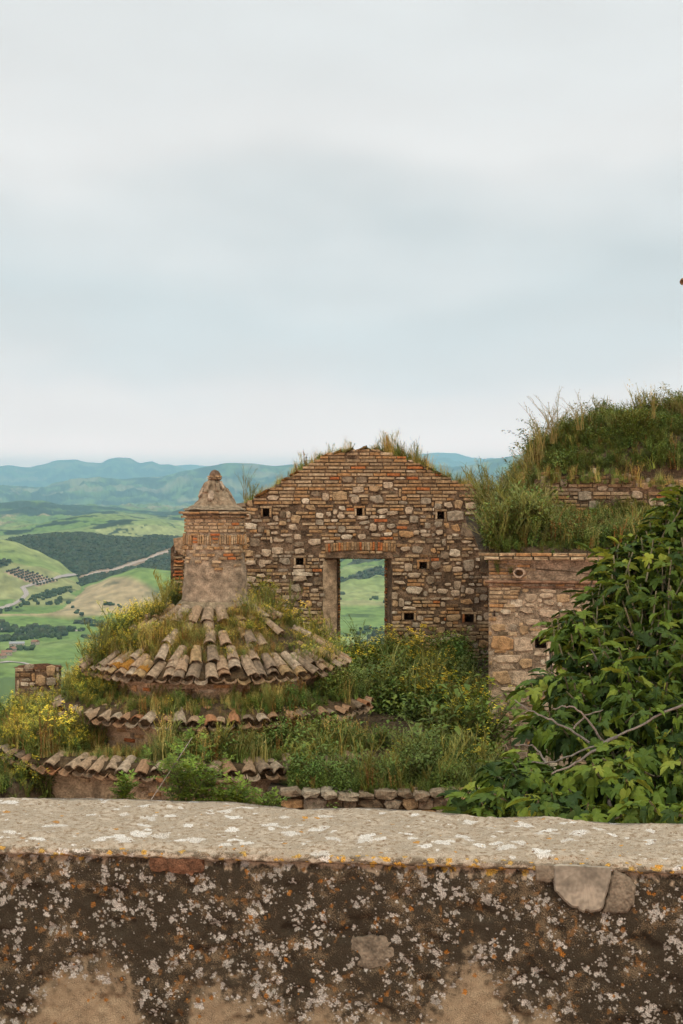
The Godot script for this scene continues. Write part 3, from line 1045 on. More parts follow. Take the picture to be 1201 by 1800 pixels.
func spout() -> ArrayMesh:      # two half tiles laid lip to lip make a pointed oval pipe
	var b := MB.new()
	var n := 16
	var ro := []
	for j in 2:
		var z: float = [-0.05, 0.13][j]
		var o := []
		var q := []
		for i in n:
			var a := TAU * i / n
			var e := 1.0 - 0.28 * absf(sin(a)) + 0.0
			o.append(Vector3(cos(a) * 0.085, sin(a) * 0.075 * (0.82 + 0.18 * absf(sin(a))), z))
			q.append(Vector3(cos(a) * 0.068, sin(a) * 0.050 * pow(absf(sin(a)) + 0.02, 0.25), z))
		ro.append([o, q])
	for i in n:
		var k := (i + 1) % n
		b.quad(ro[0][0][i], ro[0][0][k], ro[1][0][k], ro[1][0][i])
		b.quad(ro[0][1][i], ro[1][1][i], ro[1][1][k], ro[0][1][k])
		b.quad(ro[1][0][i], ro[1][0][k], ro[1][1][k], ro[1][1][i])
	return b.done()

# the tall house whose eave just reaches into the picture on the right
func make_neighbour() -> void:
	var o := thing("tall_house", "tall plastered house beyond the fig tree, only the tip of its tiled eave in sight", "house", Vector3(3.71, -4.67, -13.9))
	var wall := BoxMesh.new()
	wall.size = Vector3(3.2, 6.9, 7.0)
	put("wall", wall, mat("tall_house_plaster", Color(0.40, 0.31, 0.21), 1.3, 1.5, "blotch"), o, Transform3D(Basis.IDENTITY, Vector3(1.6, 3.45, 3.5)))
	var roof := MB.new()
	roof.quad(Vector3(-0.30, 6.90, -0.25), Vector3(-0.30, 6.90, 7.2), Vector3(1.7, 7.75, 7.2), Vector3(1.7, 7.75, -0.25))
	roof.quad(Vector3(-0.30, 6.84, -0.25), Vector3(1.7, 7.65, -0.25), Vector3(1.7, 7.65, 7.2), Vector3(-0.30, 6.84, 7.2))
	roof.quad(Vector3(-0.30, 6.84, -0.25), Vector3(-0.30, 6.84, 7.2), Vector3(-0.30, 6.90, 7.2), Vector3(-0.30, 6.90, -0.25))
	roof.quad(Vector3(3.7, 6.90, -0.25), Vector3(1.7, 7.75, -0.25), Vector3(1.7, 7.75, 7.2), Vector3(3.7, 6.90, 7.2))
	var r := put("roof", roof.done(), mat("roof_boards", Color(0.22, 0.14, 0.09), 0.8), o)
	for i in 34:
		for k in 2:
			var b := Basis(Vector3(0, 0, 1), 0.40) * Basis(Vector3.UP, -PI / 2)
			lay_tile(r, Transform3D(b, Vector3(-0.17 + k * 0.30, 6.98 + k * 0.125, -0.16 + i * 0.215)), [4, 4, 2, 3, 3, 1, 1])
	for i in 3:
		var win := BoxMesh.new()
		win.size = Vector3(0.1, 1.3, 0.8)
		put("window", win, mat("farm_window", Color(0.06, 0.06, 0.06)), o, Transform3D(Basis.IDENTITY, Vector3(-0.01, 4.9, 1.2 + i * 2.2)))

# ---- the round chapel: three stepped rings of wall with eaves of clay tiles, a tiled dome and a brick lantern
const AX := -1.86
const AZ := -20.9
const CY0 := -4.4

func on_ring(a: float, r: float, y: float, slope: float, roll := 0.0, yaw := 0.0, flip := false) -> Transform3D:
	var er := Vector3(sin(a + yaw), 0, cos(a + yaw))
	var z := er * cos(slope) - Vector3.UP * sin(slope)
	var y2 := er * sin(slope) + Vector3.UP * cos(slope)
	var x := y2.cross(z)
	var b := Basis(x, y2, z)
	if flip:
		b = b * Basis(Vector3(0, 0, 1), PI)
	b = b * Basis(Vector3(0, 0, 1), roll)
	return Transform3D(b, Vector3(sin(a) * r, y - CY0, cos(a) * r))

const TILE_TONES := [Color(0.448, 0.328, 0.209), Color(0.376, 0.261, 0.158), Color(0.496, 0.390, 0.266), Color(0.352, 0.215, 0.119), Color(0.304, 0.226, 0.148), Color(0.376, 0.183, 0.086), Color(0.416, 0.289, 0.144)]

func tile_mat(k: int) -> StandardMaterial3D:
	return mat("tile_clay_" + ["buff", "brown", "pale", "umber", "grey", "red", "lichen"][k], TILE_TONES[k], 0.35, 0.8, "blotch" if k % 2 == 0 else "grain")

func lay_tile(parent: Node, xf: Transform3D, weights: Array, sc := 1.0) -> void:
	var q := xf
	sc *= 0.88
	q.basis = q.basis * Basis.from_scale(Vector3(sc, sc * rnd(0.9, 1.1), sc * rnd(0.80, 1.0)))
	put("tile", tile_mesh(rng.randi() % 4), tile_mat(pick(weights)), parent, q)

func make_chapel() -> void:
	var ch := thing("round_chapel", "round domed chapel with stepped tiled eaves and a brick lantern on top", "chapel", Vector3(AX, CY0, AZ))
	var plaster := mat("drum_plaster", Color(0.54, 0.385, 0.235), 1.1, 2.2, "blotch")
	var soil := mat("roof_soil", Color(0.135, 0.092, 0.048), 0.6, 3.0, "blotch")
	var o := -CY0
	# drum walls
	var d1 := put("drum_wall", lathe([1.70, o - 2.25, 1.69, o - 2.62], 90, 0.02, 71, -PI, PI, 5), plaster, ch)
	var d2 := put("drum_wall", lathe([2.08, o - 2.72, 2.06, o - 3.25], 100, 0.025, 72, -PI, PI, 6), plaster, ch)
	var d3 := put("drum_wall", lathe([3.02, o - 3.25, 3.00, o - 5.1], 130, 0.03, 73, -PI, PI, 8), plaster, ch)
	# scattered bricks that show through the plaster
	for q in [[d1, 1.70, -2.42, 26, 0.06], [d2, 2.07, -3.0, 60, 0.16], [d3, 3.02, -3.62, 60, 0.25]]:
		for i in q[3]:
			var a := rnd(-1.25, 1.25)
			var w := rnd(0.10, 0.27)
			var kind := "brick" if rng.randf() < 0.75 else "stone"
			var xf := Transform3D(Basis(Vector3.UP, a) * Basis(Vector3(0, 0, 1), rnd(-0.03, 0.03)) * Basis.from_scale(Vector3(w, 0.05 if kind == "brick" else rnd(0.06, 0.12), 0.022)), Vector3(sin(a) * (q[1] - w * w * 0.12), o + q[2] + snappedf(rnd(-q[4], q[4]), 0.062), cos(a) * (q[1] - w * w * 0.12)))
			put(kind, piece(kind, i % 6), tone_mat(kind, pick([2, 2, 3, 3, 3, 1, 0.5, 1])), q[0], xf)
	# earth on the ledges and on the dome
	var dome := put("dome", lathe([0.45, o - 1.33, 0.66, o - 1.40, 0.98, o - 1.60, 1.45, o - 1.895, 1.72, o - 2.095, 1.88, o - 2.235, 1.86, o - 2.30, 1.66, o - 2.29], 110, 0.03, 74, -PI, PI, 5), soil, ch)
	var l1 := put("ledge", lathe([1.66, o - 2.52, 1.95, o - 2.57, 2.16, o - 2.625, 2.27, o - 2.735, 2.24, o - 2.83, 2.04, o - 2.82], 110, 0.03, 75, -PI, PI, 4), soil, ch)
	var l2 := put("ledge", lathe([2.02, o - 3.20, 2.40, o - 3.19, 2.80, o - 3.17, 3.05, o - 3.17, 3.15, o - 3.27, 3.12, o - 3.36, 2.98, o - 3.34], 150, 0.04, 76, -PI, PI, 4), soil, ch)
	var wt := [6, 4, 5, 2, 3, 0.5, 2]
	# the dome's eave: gutters and three overlapping rows of covers
	var n := 64
	for i in n:
		var a := TAU * (i + 0.5) / n - PI
		if absf(a) > 1.95:
			continue
		var j := rnd(-0.02, 0.02)
		lay_tile(dome, on_ring(a + TAU * 0.5 / n + j * 0.5, 1.80 + rnd(-0.03, 0.03), -2.165, 0.53, 0, 0, true), wt)
		if rng.randf() < 0.92:
			if absf(a + 0.66) < 0.10 or rng.randf() < 0.07:      # orange lichen grown over a tile
				var crust := on_ring(a + j, 1.80, -2.118, 0.53)
				crust.basis = crust.basis * Basis.from_scale(Vector3(0.94, 0.98, rnd(0.25, 0.55)))
				put("lichen_crust", tile_mesh(1), mat("orange_lichen", Color(0.50, 0.235, 0.04), 0.10, 0.8, "blotch"), dome, crust)
			lay_tile(dome, on_ring(a + j, 1.82 + rnd(-0.07, 0.04), -2.145 + rnd(-0.015, 0.015), 0.53 + rnd(-0.08, 0.08), rnd(-0.2, 0.2), rnd(-0.14, 0.14)), wt)
		if rng.randf() < 0.84:
			lay_tile(dome, on_ring(a + j, 1.71 + rnd(-0.03, 0.03), -2.065 + rnd(-0.01, 0.02), 0.53 + rnd(-0.07, 0.06), rnd(-0.12, 0.12), rnd(-0.09, 0.09)), wt, 0.96)
		if rng.randf() < 0.36:
			lay_tile(dome, on_ring(a * 1.0 + j * 1.5, 1.58 + rnd(-0.05, 0.04), -1.945 + rnd(-0.015, 0.01), 0.55 + rnd(-0.08, 0.06), rnd(-0.2, 0.2), rnd(-0.16, 0.16)), wt, 0.94)
	n = 44
	for i in n:
		var a := TAU * (i + 0.3) / n - PI
		if absf(a) > 1.9:
			continue
		if rng.randf() < 0.34:
			lay_tile(dome, on_ring(a, 1.30 + rnd(-0.09, 0.07), -1.77 + rnd(-0.02, 0.02), 0.57 + rnd(-0.1, 0.08), rnd(-0.25, 0.25), rnd(-0.2, 0.2)), wt, 0.95)
	n = 25
	for i in n:
		var a := TAU * (i + 0.35) / n - PI
		if absf(a) > 2.0:
			continue
		if rng.randf() < 0.5:
			lay_tile(dome, on_ring(a + rnd(-0.05, 0.05), 1.06 + rnd(-0.05, 0.05), -1.655 + rnd(-0.02, 0.01), 0.6 + rnd(-0.1, 0.06), rnd(-0.25, 0.25), rnd(-0.15, 0.15)), wt, 1.0)
		if rng.randf() < 0.93:
			lay_tile(dome, on_ring(a, 0.83 + rnd(-0.04, 0.02), -1.475 + rnd(-0.01, 0.02), 0.55 + rnd(-0.08, 0.1), rnd(-0.12, 0.12), rnd(-0.1, 0.1)), [6, 3, 5, 1, 3, 0.4, 3], 1.06)
		lay_tile(dome, on_ring(a + TAU * 0.5 / n, 0.80, -1.49, 0.55, 0, 0, true), wt)
	# the eave of the middle ring and what is left of the lowest
	for ring in [[l1, 2.18, -2.725, 76, -1.75, 1.5, 0.84], [l2, 3.06, -3.235, 102, -1.20, 0.72, 0.74]]:
		n = ring[3]
		for i in n:
			var a := TAU * (i + 0.5) / n - PI
			if a < ring[4] or a > ring[5]:
				continue
			lay_tile(ring[0], on_ring(a + TAU * 0.5 / n + rnd(-0.01, 0.01), ring[1] + rnd(-0.03, 0.03), ring[2] - 0.015, 0.36, 0, rnd(-0.04, 0.04), true), [4, 4, 2, 4, 3, 0.9, 1])
			if rng.randf() < ring[6] * (0.55 if a < -0.72 else 1.0):
				lay_tile(ring[0], on_ring(a + rnd(-0.015, 0.015), ring[1] + rnd(-0.05, 0.03), ring[2] + rnd(0.0, 0.02), 0.36 + rnd(-0.1, 0.1), rnd(-0.28, 0.28), rnd(-0.26, 0.26)), [4, 4, 2, 4, 3, 0.9, 1])
	# ---- the lantern
	var ln := put("lantern", lathe([0.505, o - 1.36, 0.475, o - 1.22, 0.455, o - 0.9, 0.437, o - 0.6, 0.425, o - 0.02], 60, 0.022, 77, -PI, PI, 6), mat("lantern_plaster", Color(0.42, 0.33, 0.225), 0.7, 1.4, "blotch"), ch)
	put("skirt", lathe([0.47, o - 1.285, 0.515, o - 1.30, 0.62, o - 1.42, 0.66, o - 1.50], 60, 0.012, 78, -PI, PI, 5), mat("skirt_mortar", Color(0.38, 0.30, 0.19), 0.5, 1.4, "blotch"), ch)
	for q in [[0.95, 1.36, 0.15], [1.15, 1.40, 0.13], [0.8, 1.42, 0.09], [-1.05, 1.36, 0.12], [-0.85, 1.40, 0.08]]:
		var lx := on_ring(q[0], 0.50 + (q[1] - 1.285) * 0.98 + 0.012, -q[1], 0.72)
		lx.basis = lx.basis * Basis(Vector3.RIGHT, -PI / 2) * Basis.from_scale(Vector3(q[2], q[2] * 0.8, 0.008))
		put("lichen_crust", piece("stone", 2), mat("orange_lichen", Color(0.62, 0.30, 0.045), 0.12, 1.0, "grain"), ch, lx)
	# brickwork where the plaster has gone
	var ring_frame := func(u: float, v: float) -> Transform3D:
		var a := u / 0.435
		var r := 0.430 + clampf((-0.05 - v) * 0.03, 0.0, 0.03)
		return Transform3D(Basis(Vector3.UP, a), Vector3(sin(a) * r, v + o, cos(a) * r))
	var bl := []
	var nz := noise(1.7, 3, 79)
	for row in 19:
		var v := -0.075 - row * 0.0495
		if v < -0.30 and v > -0.50:
			continue
		var u := -1.0 + rnd(0.0, 0.1)
		while u < 1.0:
			var w := rnd(0.085, 0.17)
			var keep := v > -0.3 or nz.get_noise_2d(u * 2.0, v * 2.0) + (v + 0.68) * 1.6 - absf(u - 0.1) * 0.35 > 0.0
			if keep:
				bl.append(["brick", u + w * 0.5, v, w - 0.010, 0.0405, rnd(0.010, 0.02), pick([5, 6, 1.5, 1.0, 1.6, 0.5, 0.2, 0.4, 8, 5]), rnd(-0.02, 0.02)])
			u += w
	# the frieze: upright bricks between little square niches
	for row in 1:
		var u := -1.0
		while u < 1.0:
			var niche := u < 0.05 and (int(floor((u + 1.0) / 0.16)) % 2 == 0)
			if niche:
				bl.append(["brick", u + 0.012, -0.40, 0.026, 0.165, 0.03, 2, rnd(-0.03, 0.03)])
				bl.append(["brick", u + 0.080, -0.325, 0.14, 0.036, 0.03, pick([1, 1, 1, 1, 2, 2, 2]), 0.0])
				bl.append(["brick", u + 0.080, -0.385, 0.085, 0.036, 0.012, pick([2, 2, 1, 1, 3, 2, 1, 1, 2]), 0.0])
				bl.append(["brick", u + 0.080, -0.435, 0.080, 0.036, 0.010, pick([2, 2, 1, 1, 3, 2, 1, 1, 2]), 0.0])
				bl.append(["brick", u + 0.148, -0.40, 0.026, 0.165, 0.03, 0, rnd(-0.03, 0.03)])
				u += 0.165
			else:
				bl.append(["brick", u + 0.015, -0.40 + rnd(-0.008, 0.008), 0.028, rnd(0.14, 0.175), rnd(0.016, 0.032), pick([4, 5, 2, 1, 2, 0.4, 0.2, 1, 6, 3]), rnd(-0.05, 0.05)])
				u += 0.036
	# small consoles under the frieze
	for i in 13:
		bl.append(["brick", -0.95 + i * 0.155 + rnd(-0.02, 0.02), -0.515, rnd(0.05, 0.1), 0.062, rnd(0.025, 0.05), pick([2, 2, 3, 3, 3, 0, 0, 2, 1, 2]), rnd(-0.1, 0.1)])
	lay(bl, ring_frame, ln, 300, "small_masonry")
	# the cornice: a ring of thin tiles, broken here and there
	var cor := put("cornice", lathe([0.43, o - 0.10, 0.455, o - 0.075, 0.47, o - 0.02, 0.44, o + 0.015, 0.40, o + 0.05], 60, 0.012, 80, -PI, PI, 3), mat("cornice_mortar", Color(0.26, 0.19, 0.125), 0.5, 1.6, "blotch"), ch)
	for row in 2:
		var a := -PI
		while a < PI:
			var w := rnd(0.10, 0.2)
			var r := 0.492 + row * 0.036
			a += w / r * 0.5
			if rng.randf() < 0.95:
				put("brick", piece("brick", rng.randi() % 6), tone_mat("brick", pick([3, 3, 3, 4, 2, 0.6, 0.3, 2, 3, 3])), cor, Transform3D(Basis(Vector3.UP, a) * Basis(Vector3(0, 0, 1), rnd(-0.04, 0.04)) * Basis.from_scale(Vector3(w - 0.008, 0.032, 0.035)), Vector3(sin(a) * (r - 0.03), o - 0.065 + row * 0.055 + rnd(-0.006, 0.006), cos(a) * (r - 0.03))))
			a += w / r * 0.5
	# the pointed cap of stucco over brick, with a worn knob
	put("cap", lathe([0.47, o + 0.035, 0.40, o + 0.065, 0.315, o + 0.10, 0.27, o + 0.155, 0.215, o + 0.26, 0.16, o + 0.36, 0.115, o + 0.44, 0.085, o + 0.475], 40, 0.045, 81, -PI, PI, 4), mat("cap_stucco", Color(0.42, 0.325, 0.21), 0.35, 1.8, "blotch"), ch)
	var knob := put("knob", lathe([0.080, o + 0.465, 0.098, o + 0.485, 0.094, o + 0.51, 0.078, o + 0.515, 0.082, o + 0.545, 0.07, o + 0.575, 0.045, o + 0.605, 0.0, o + 0.62], 20, 0.012, 82, -PI, PI, 2), mat("knob_mortar", Color(0.25, 0.17, 0.11), 0.3, 1.5, "blotch"), ch)
	var rib := mat("cap_stucco_pale", Color(0.52, 0.42, 0.30), 0.3, 1.5, "blotch")
	for i in 9:      # flakes of stucco still standing proud on the cap
		var a := -1.9 + i * 0.46 + rnd(-0.1, 0.1)
		var h := rnd(0.12, 0.34)
		var r := 0.335 - (h) * 0.52
		var xf := on_ring(a, r, 0.05 + h, 1.07, rnd(-0.2, 0.2))
		xf.basis = xf.basis * Basis(Vector3.RIGHT, -PI / 2)
		xf.basis = xf.basis * Basis.from_scale(Vector3(rnd(0.05, 0.10), rnd(0.12, 0.24), 0.02))
		put("stucco_flake", piece("stone", i % 6), rib if i % 2 == 0 else mat("cap_stucco", Color.WHITE), ch, xf)
	for i in 8:
		var a := -1.6 + i * 0.4
		put("brick", piece("brick", i % 6), tone_mat("brick", pick([2, 2, 2, 3, 3, 1, 0, 2, 2, 2])), knob, Transform3D(Basis(Vector3.UP, a) * Basis.from_scale(Vector3(0.06, 0.026, 0.03)), Vector3(sin(a) * 0.078, o + 0.492 + (i % 2) * 0.03, cos(a) * 0.078)))

# ---- the ground of the hilltop: courtyard, rubble shoulder on the left, and the slope that falls away all round
var n_ground: FastNoiseLite

func ground(x: float, z: float) -> float:
	var d := -z
	var court := poly([17.0, -3.40, 18.4, -3.46, 20.0, -3.72, 22.0, -3.66, 24.5, -3.25, 27.0, -2.80], d) - 0.22 * smoothstep(1.6, 2.4, x) * smoothstep(22.0, 20.5, d)
	var left := lerpf(-3.75, -2.72, clampf((d - 17.0) / 5.2, 0.0, 1.0)) - maxf(0.0, d - 22.6) * 0.75 - maxf(0.0, -x - 5.6) * 0.35
	var y := lerpf(court, left, smoothstep(-1.2, -3.6, x))
	y = minf(y, court - maxf(0.0, d - 27.4) * 0.8)
	y = lerpf(-4.75, y, smoothstep(16.98, 17.2, d) if x > -1.0 else smoothstep(lerpf(17.8, 16.0, smoothstep(-3.9, -4.7, x)), lerpf(18.8, 17.4, smoothstep(-3.9, -4.7, x)), d))
	return y + n_ground.get_noise_2d(x, z) * 0.10

func make_ground() -> void:
	n_ground = noise(0.5, 4, 51)
	var nu := 150
	var nv := 180
	var pts := PackedVector3Array()
	for j in nv:
		for i in nu:
			var x := lerpf(-16.0, 14.0, i / float(nu - 1))
			var z := lerpf(-2.1, -38.0, j / float(nv - 1))
			pts.append(Vector3(x, ground(x, z), z))
	var g := put("hilltop_ground", sheet(pts, nu, nv), mat("hilltop_soil", Color(0.125, 0.090, 0.052), 1.4, 3.0, "blotch"))
	tag(g, "brown earth of the hilltop under the ruins and their weeds", "ground", "", "structure")
	# the terrace the view is taken from
	var f := PackedVector3Array()
	for j in 12:
		for i in 20:
			f.append(Vector3(lerpf(-6, 6, i / 19.0), -1.62 + rnd(-0.004, 0.004), lerpf(6.0, -2.05, j / 11.0)))
	tag(put("terrace_floor", sheet(f, 20, 12), mat("terrace_stone", Color(0.22, 0.18, 0.135), 1.2, 0.8, "blotch")), "worn stone floor of the terrace in front of the parapet", "floor", "", "structure")
	# mound of earth over the upper wall
	var m := PackedVector3Array()
	nu = 60
	nv = 30
	for j in nv:
		for i in nu:
			var x := lerpf(2.95, 8.2, i / float(nu - 1))
			var t := j / float(nv - 1)
			m.append(Vector3(x, mound(x, t), lerpf(-23.72 + (x - 3.2) * 0.12, -28.0, t)))
	tag(put("earth_mound", sheet(m, nu, nv), mats["hilltop_soil"]), "mound of earth above the upper wall, under thick weeds", "terrain", "", "structure")
	# the sloping terrace between cornice and upper wall
	m = PackedVector3Array()
	for j in 20:
		for i in 40:
			var x := lerpf(2.05, 6.4, i / 39.0)
			var z := lerpf(-20.99 + (x - 2.18) * 0.2, -23.9, j / 19.0)
			m.append(Vector3(x, terrace(x, z), z))
	tag(put("roof_terrace", sheet(m, 40, 20), mats["hilltop_soil"]), "earth lying on the roof of the stone house", "terrain", "", "structure")

func terrace(x: float, z: float) -> float:
	var back := clampf((-20.99 + (x - 2.18) * 0.2 - z) / 2.7, 0.0, 1.0)
	return -0.575 - 0.3 * clampf(1.0 - back * 20.0, 0.0, 1.0) + back * 0.48 + n_ground.get_noise_2d(x * 2.0, z * 2.0) * 0.06

func mound(x: float, t: float) -> float:
	var px := CX + x / 25.6 * F
	var top := poly([900, 860, 928, 848, 940, 812, 965, 788, 1005, 770, 1050, 760, 1100, 752, 1150, 748, 1200, 742, 1300, 738, 1500, 730], px)
	var crest := (CY - top) / F * 25.6
	var foot := 0.60 if px > 950 else 0.2
	var s := sin(clampf(t / 0.34, 0.0, 1.0) * PI * 0.5)
	var y := lerpf(foot, crest, s)
	if t < 0.001:
		y = -0.3
	if t > 0.72:
		y -= (t - 0.72) * 4.0
	return y + n_ground.get_noise_2d(x * 2.0, t * 9.0) * (0.04 + 0.2 * smoothstep(0.05, 0.3, t))

# a low retaining wall of field stones along the front of the courtyard
func make_low_wall() -> void:
	var w := thing("retaining_wall", "low dark retaining wall of flat field stones in front of the courtyard weeds", "wall", Vector3(-0.75, -4.78, -16.9), 0.02)
	var core := CSGBox3D.new()
	core.name = "wall_core"
	core.size = Vector3(2.9, 1.42, 0.4)
	core.position = Vector3(1.45, 0.71, -0.25)
	core.material_override = mats["hilltop_soil"]
	w.add_child(core)
	var x := 0.0
	var k := 0
	while x < 2.85:
		var wd := rnd(0.13, 0.30)
		put("stone", piece("stone", k % 6), tone_mat("stone", pick([0, 0.6, 2, 0.6, 5, 0, 1, 4])), w, Transform3D(Basis(Vector3(0, 0, 1), rnd(-0.16, 0.16)) * Basis.from_scale(Vector3(wd + 0.03, rnd(0.07, 0.16), rnd(0.08, 0.17))), Vector3(x + wd * 0.5, 1.42 + rnd(-0.03, 0.03), -0.05)))
		x += wd
		k += 1
	for row in 3:
		x = 0.0
		while x < 2.85:
			var wd := rnd(0.12, 0.34)
			put("stone", piece("stone", k % 6), tone_mat("stone", pick([0, 0.6, 2, 0.6, 5, 0, 1, 4])), w, Transform3D(Basis(Vector3(0, 0, 1), rnd(-0.05, 0.05)) * Basis.from_scale(Vector3(wd + 0.02, rnd(0.13, 0.17), 0.05)), Vector3(x + wd * 0.5, 1.30 - row * 0.14, -0.05)))
			x += wd
			k += 1
	# the stump of wall on the left edge of the hill
	var f := thing("wall_stump", "short stump of rubble wall with reddish moss at the left edge of the hilltop", "wall", Vector3(-5.05, -3.0, -22.0), 0.1)
	var c2 := CSGBox3D.new()
	c2.name = "wall_core"
	c2.size = Vector3(0.66, 0.60, 0.5)
	c2.position = Vector3(0.33, 0.28, -0.25)
	c2.material_override = mats["gable_mortar"]
	f.add_child(c2)
	var zone := func(u: float, v: float) -> Array: return [0.15, 0.1, 0.0]
	var flat := func(u: float, v: float) -> Transform3D: return Transform3D(Basis.IDENTITY, Vector3(u, v, 0.0))
	lay(courses(0.0, 0.66, 0.0, 0.58, 0.075, 0.26, zone, [], [3, 2, 3, 3, 2, 0, 0, 2, 1, 3], [2, 3, 4, 3, 4, 0.5, 2, 2]), flat, f, 40, "small_masonry")
	put("moss_cap", lathe([0.0, 0.05, 0.2, 0.045, 0.38, 0.0], 20, 0.03, 91), mat("red_moss", Color(0.20, 0.085, 0.035), 0.3, 2.0, "blotch"), f, Transform3D(Basis.from_scale(Vector3(1, 1, 0.7)), Vector3(0.33, 0.57, -0.22)))

# ---- the parapet in front: a rough coping over a wall with a dark crust, lichens and worn plaster
const PPM := 1365.0      # pixels per metre of its two pictures

func blob(im: Image, cx: float, cy: float, r: float, col: Color, rag: FastNoiseLite, strength := 0.92) -> void:
	var w := im.get_width()
	var h := im.get_height()
	var q := rnd(0, 500)
	var ri := int(ceil(r * 1.35))
	for y in range(maxi(0, int(cy) - ri), mini(h, int(cy) + ri + 1)):
		for x in range(int(cx) - ri, int(cx) + ri + 1):
			var dx := x - cx
			var dy := y - cy
			var dist := sqrt(dx * dx + dy * dy)
			if dist > r * 1.3:
				continue
			var e := rag.get_noise_2d(x * 0.9 + q, y * 0.9)
			var edge := r * (0.86 + e * 0.5)
			if dist < edge:
				var xx := posmod(x, w)
				var a := strength * clampf((edge - dist) / 1.2, 0.0, 1.0)
				var g := 0.86 + rag.get_noise_2d(x * 2.3 + q, y * 2.3) * 0.5
				im.set_pixel(xx, y, im.get_pixel(xx, y).lerp(Color(col.r * g, col.g * g, col.b * g), a))

func parapet_face_picture() -> ImageTexture:
	var w := 2048
	var h := 512
	var im := Image.create(w, h, false, Image.FORMAT_RGB8)
	var grain := noise(0.30, 3, 101)
	var mid := noise(0.035, 4, 102)
	var broad := noise(0.008, 4, 103)
	var rag := noise(0.16, 3, 104)
	var edge := [-600, 1824, -100, 1794, 0, 1864, 25, 1834, 70, 1756, 130, 1732, 215, 1746, 240, 1824, 265, 1874, 315, 1864, 332, 1776, 365, 1756, 430, 1776, 470, 1790, 520, 1824, 560, 1774, 620, 1806, 670, 1794, 720, 1834, 800, 1724, 835, 1674, 868, 1724, 905, 1804, 935, 1779, 965, 1764, 1005, 1874, 1200, 1884, 1500, 1794, 1800, 1824]
	for y in h:
		for x in w:
			var m := x / PPM - 0.75                       # metres along the wall
			var px := 600.0 + m / 2.0 * F
			var py := 1500.0 + y / PPM / 2.0 * F
			var g := grain.get_noise_2d(x, y)
			var k := mid.get_noise_2d(x, y)
			var b := broad.get_noise_2d(x, y)
			var c := Color(0.215, 0.163, 0.102) * (1.0 + g * 0.6 + k * 0.35)
			var crust := smoothstep(-34.0, 30.0, poly(edge, px) - 26.0 - py + k * 80.0 + g * 48.0)
			var dark := Color(0.026, 0.021, 0.014).lerp(Color(0.098, 0.073, 0.044), smoothstep(0.12, 0.85, k * 0.7 + g * 0.5 + b * 0.9 + 0.12))
			dark = dark.lerp(Color(0.20, 0.095, 0.028), 0.5 * smoothstep(0.36, 0.66, rag.get_noise_2d(x * 0.22 + 900.0, y * 0.22) + b * 0.5))
			c = c.lerp(dark * (1.0 + g * 0.7), crust * 0.96)
			# crumbs of bare sand along the foot of the coping
			c = c.lerp(Color(0.36, 0.275, 0.185) * (1.0 + g * 0.5), smoothstep(20.0, 4.0, py - 1500.0 + k * 26.0) * 0.75)
			im.set_pixel(x, y, c.linear_to_srgb())
	var pat := noise(0.010, 3, 105)
	var n := 0
	while n < 15000:
		var x := rnd(0, w)
		var y := h * pow(rng.randf(), 0.9)
		n += 1
		var px := 600.0 + (x / PPM - 0.75) / 2.0 * F
		var py := 1500.0 + y / PPM / 2.0 * F
		if py > poly(edge, px) - 6.0 or rng.randf() > smoothstep(-0.45, 0.25, pat.get_noise_2d(x, y) + 0.12 - y / h * 0.25) + 0.12:
			continue
		var t := rng.randf()
		var r := 0.8 + pow(t, 6.5) * 8.5 + rng.randf() * 1.3
		var white := Color(0.54, 0.505, 0.44).lerp(Color(0.27, 0.25, 0.21), rng.randf())
		if r > 5.0:
			for q in rng.randi_range(3, 7):
				blob(im, x + rnd(-r, r) * 1.2, y + rnd(-r, r) * 1.2, r * rnd(0.25, 0.6), (white * rnd(0.85, 1.1)).linear_to_srgb(), rag)
			blob(im, x, y, r * 0.75, white.linear_to_srgb(), rag)
			blob(im, x, y, r * 0.4, (white * 0.78).linear_to_srgb(), rag, 0.6)
		else:
			blob(im, x, y, r, white.linear_to_srgb(), rag)
	for i in 260:
		blob(im, rnd(0, w), rnd(0, h * 0.8), rnd(1.2, 6.5), Color(0.40, 0.145, 0.022).lerp(Color(0.21, 0.095, 0.03), rng.randf()).linear_to_srgb(), rag, 0.85)
	for i in 70:      # ochre crust under the lip
		var x := 600.0 + rnd(0, 500) if rng.randf() < 0.6 else rnd(0, w)
		blob(im, x + 500.0, rnd(2, 16), rnd(3, 8), Color(0.46, 0.27, 0.05).linear_to_srgb(), rag, 0.8)
	return ImageTexture.create_from_image(im)

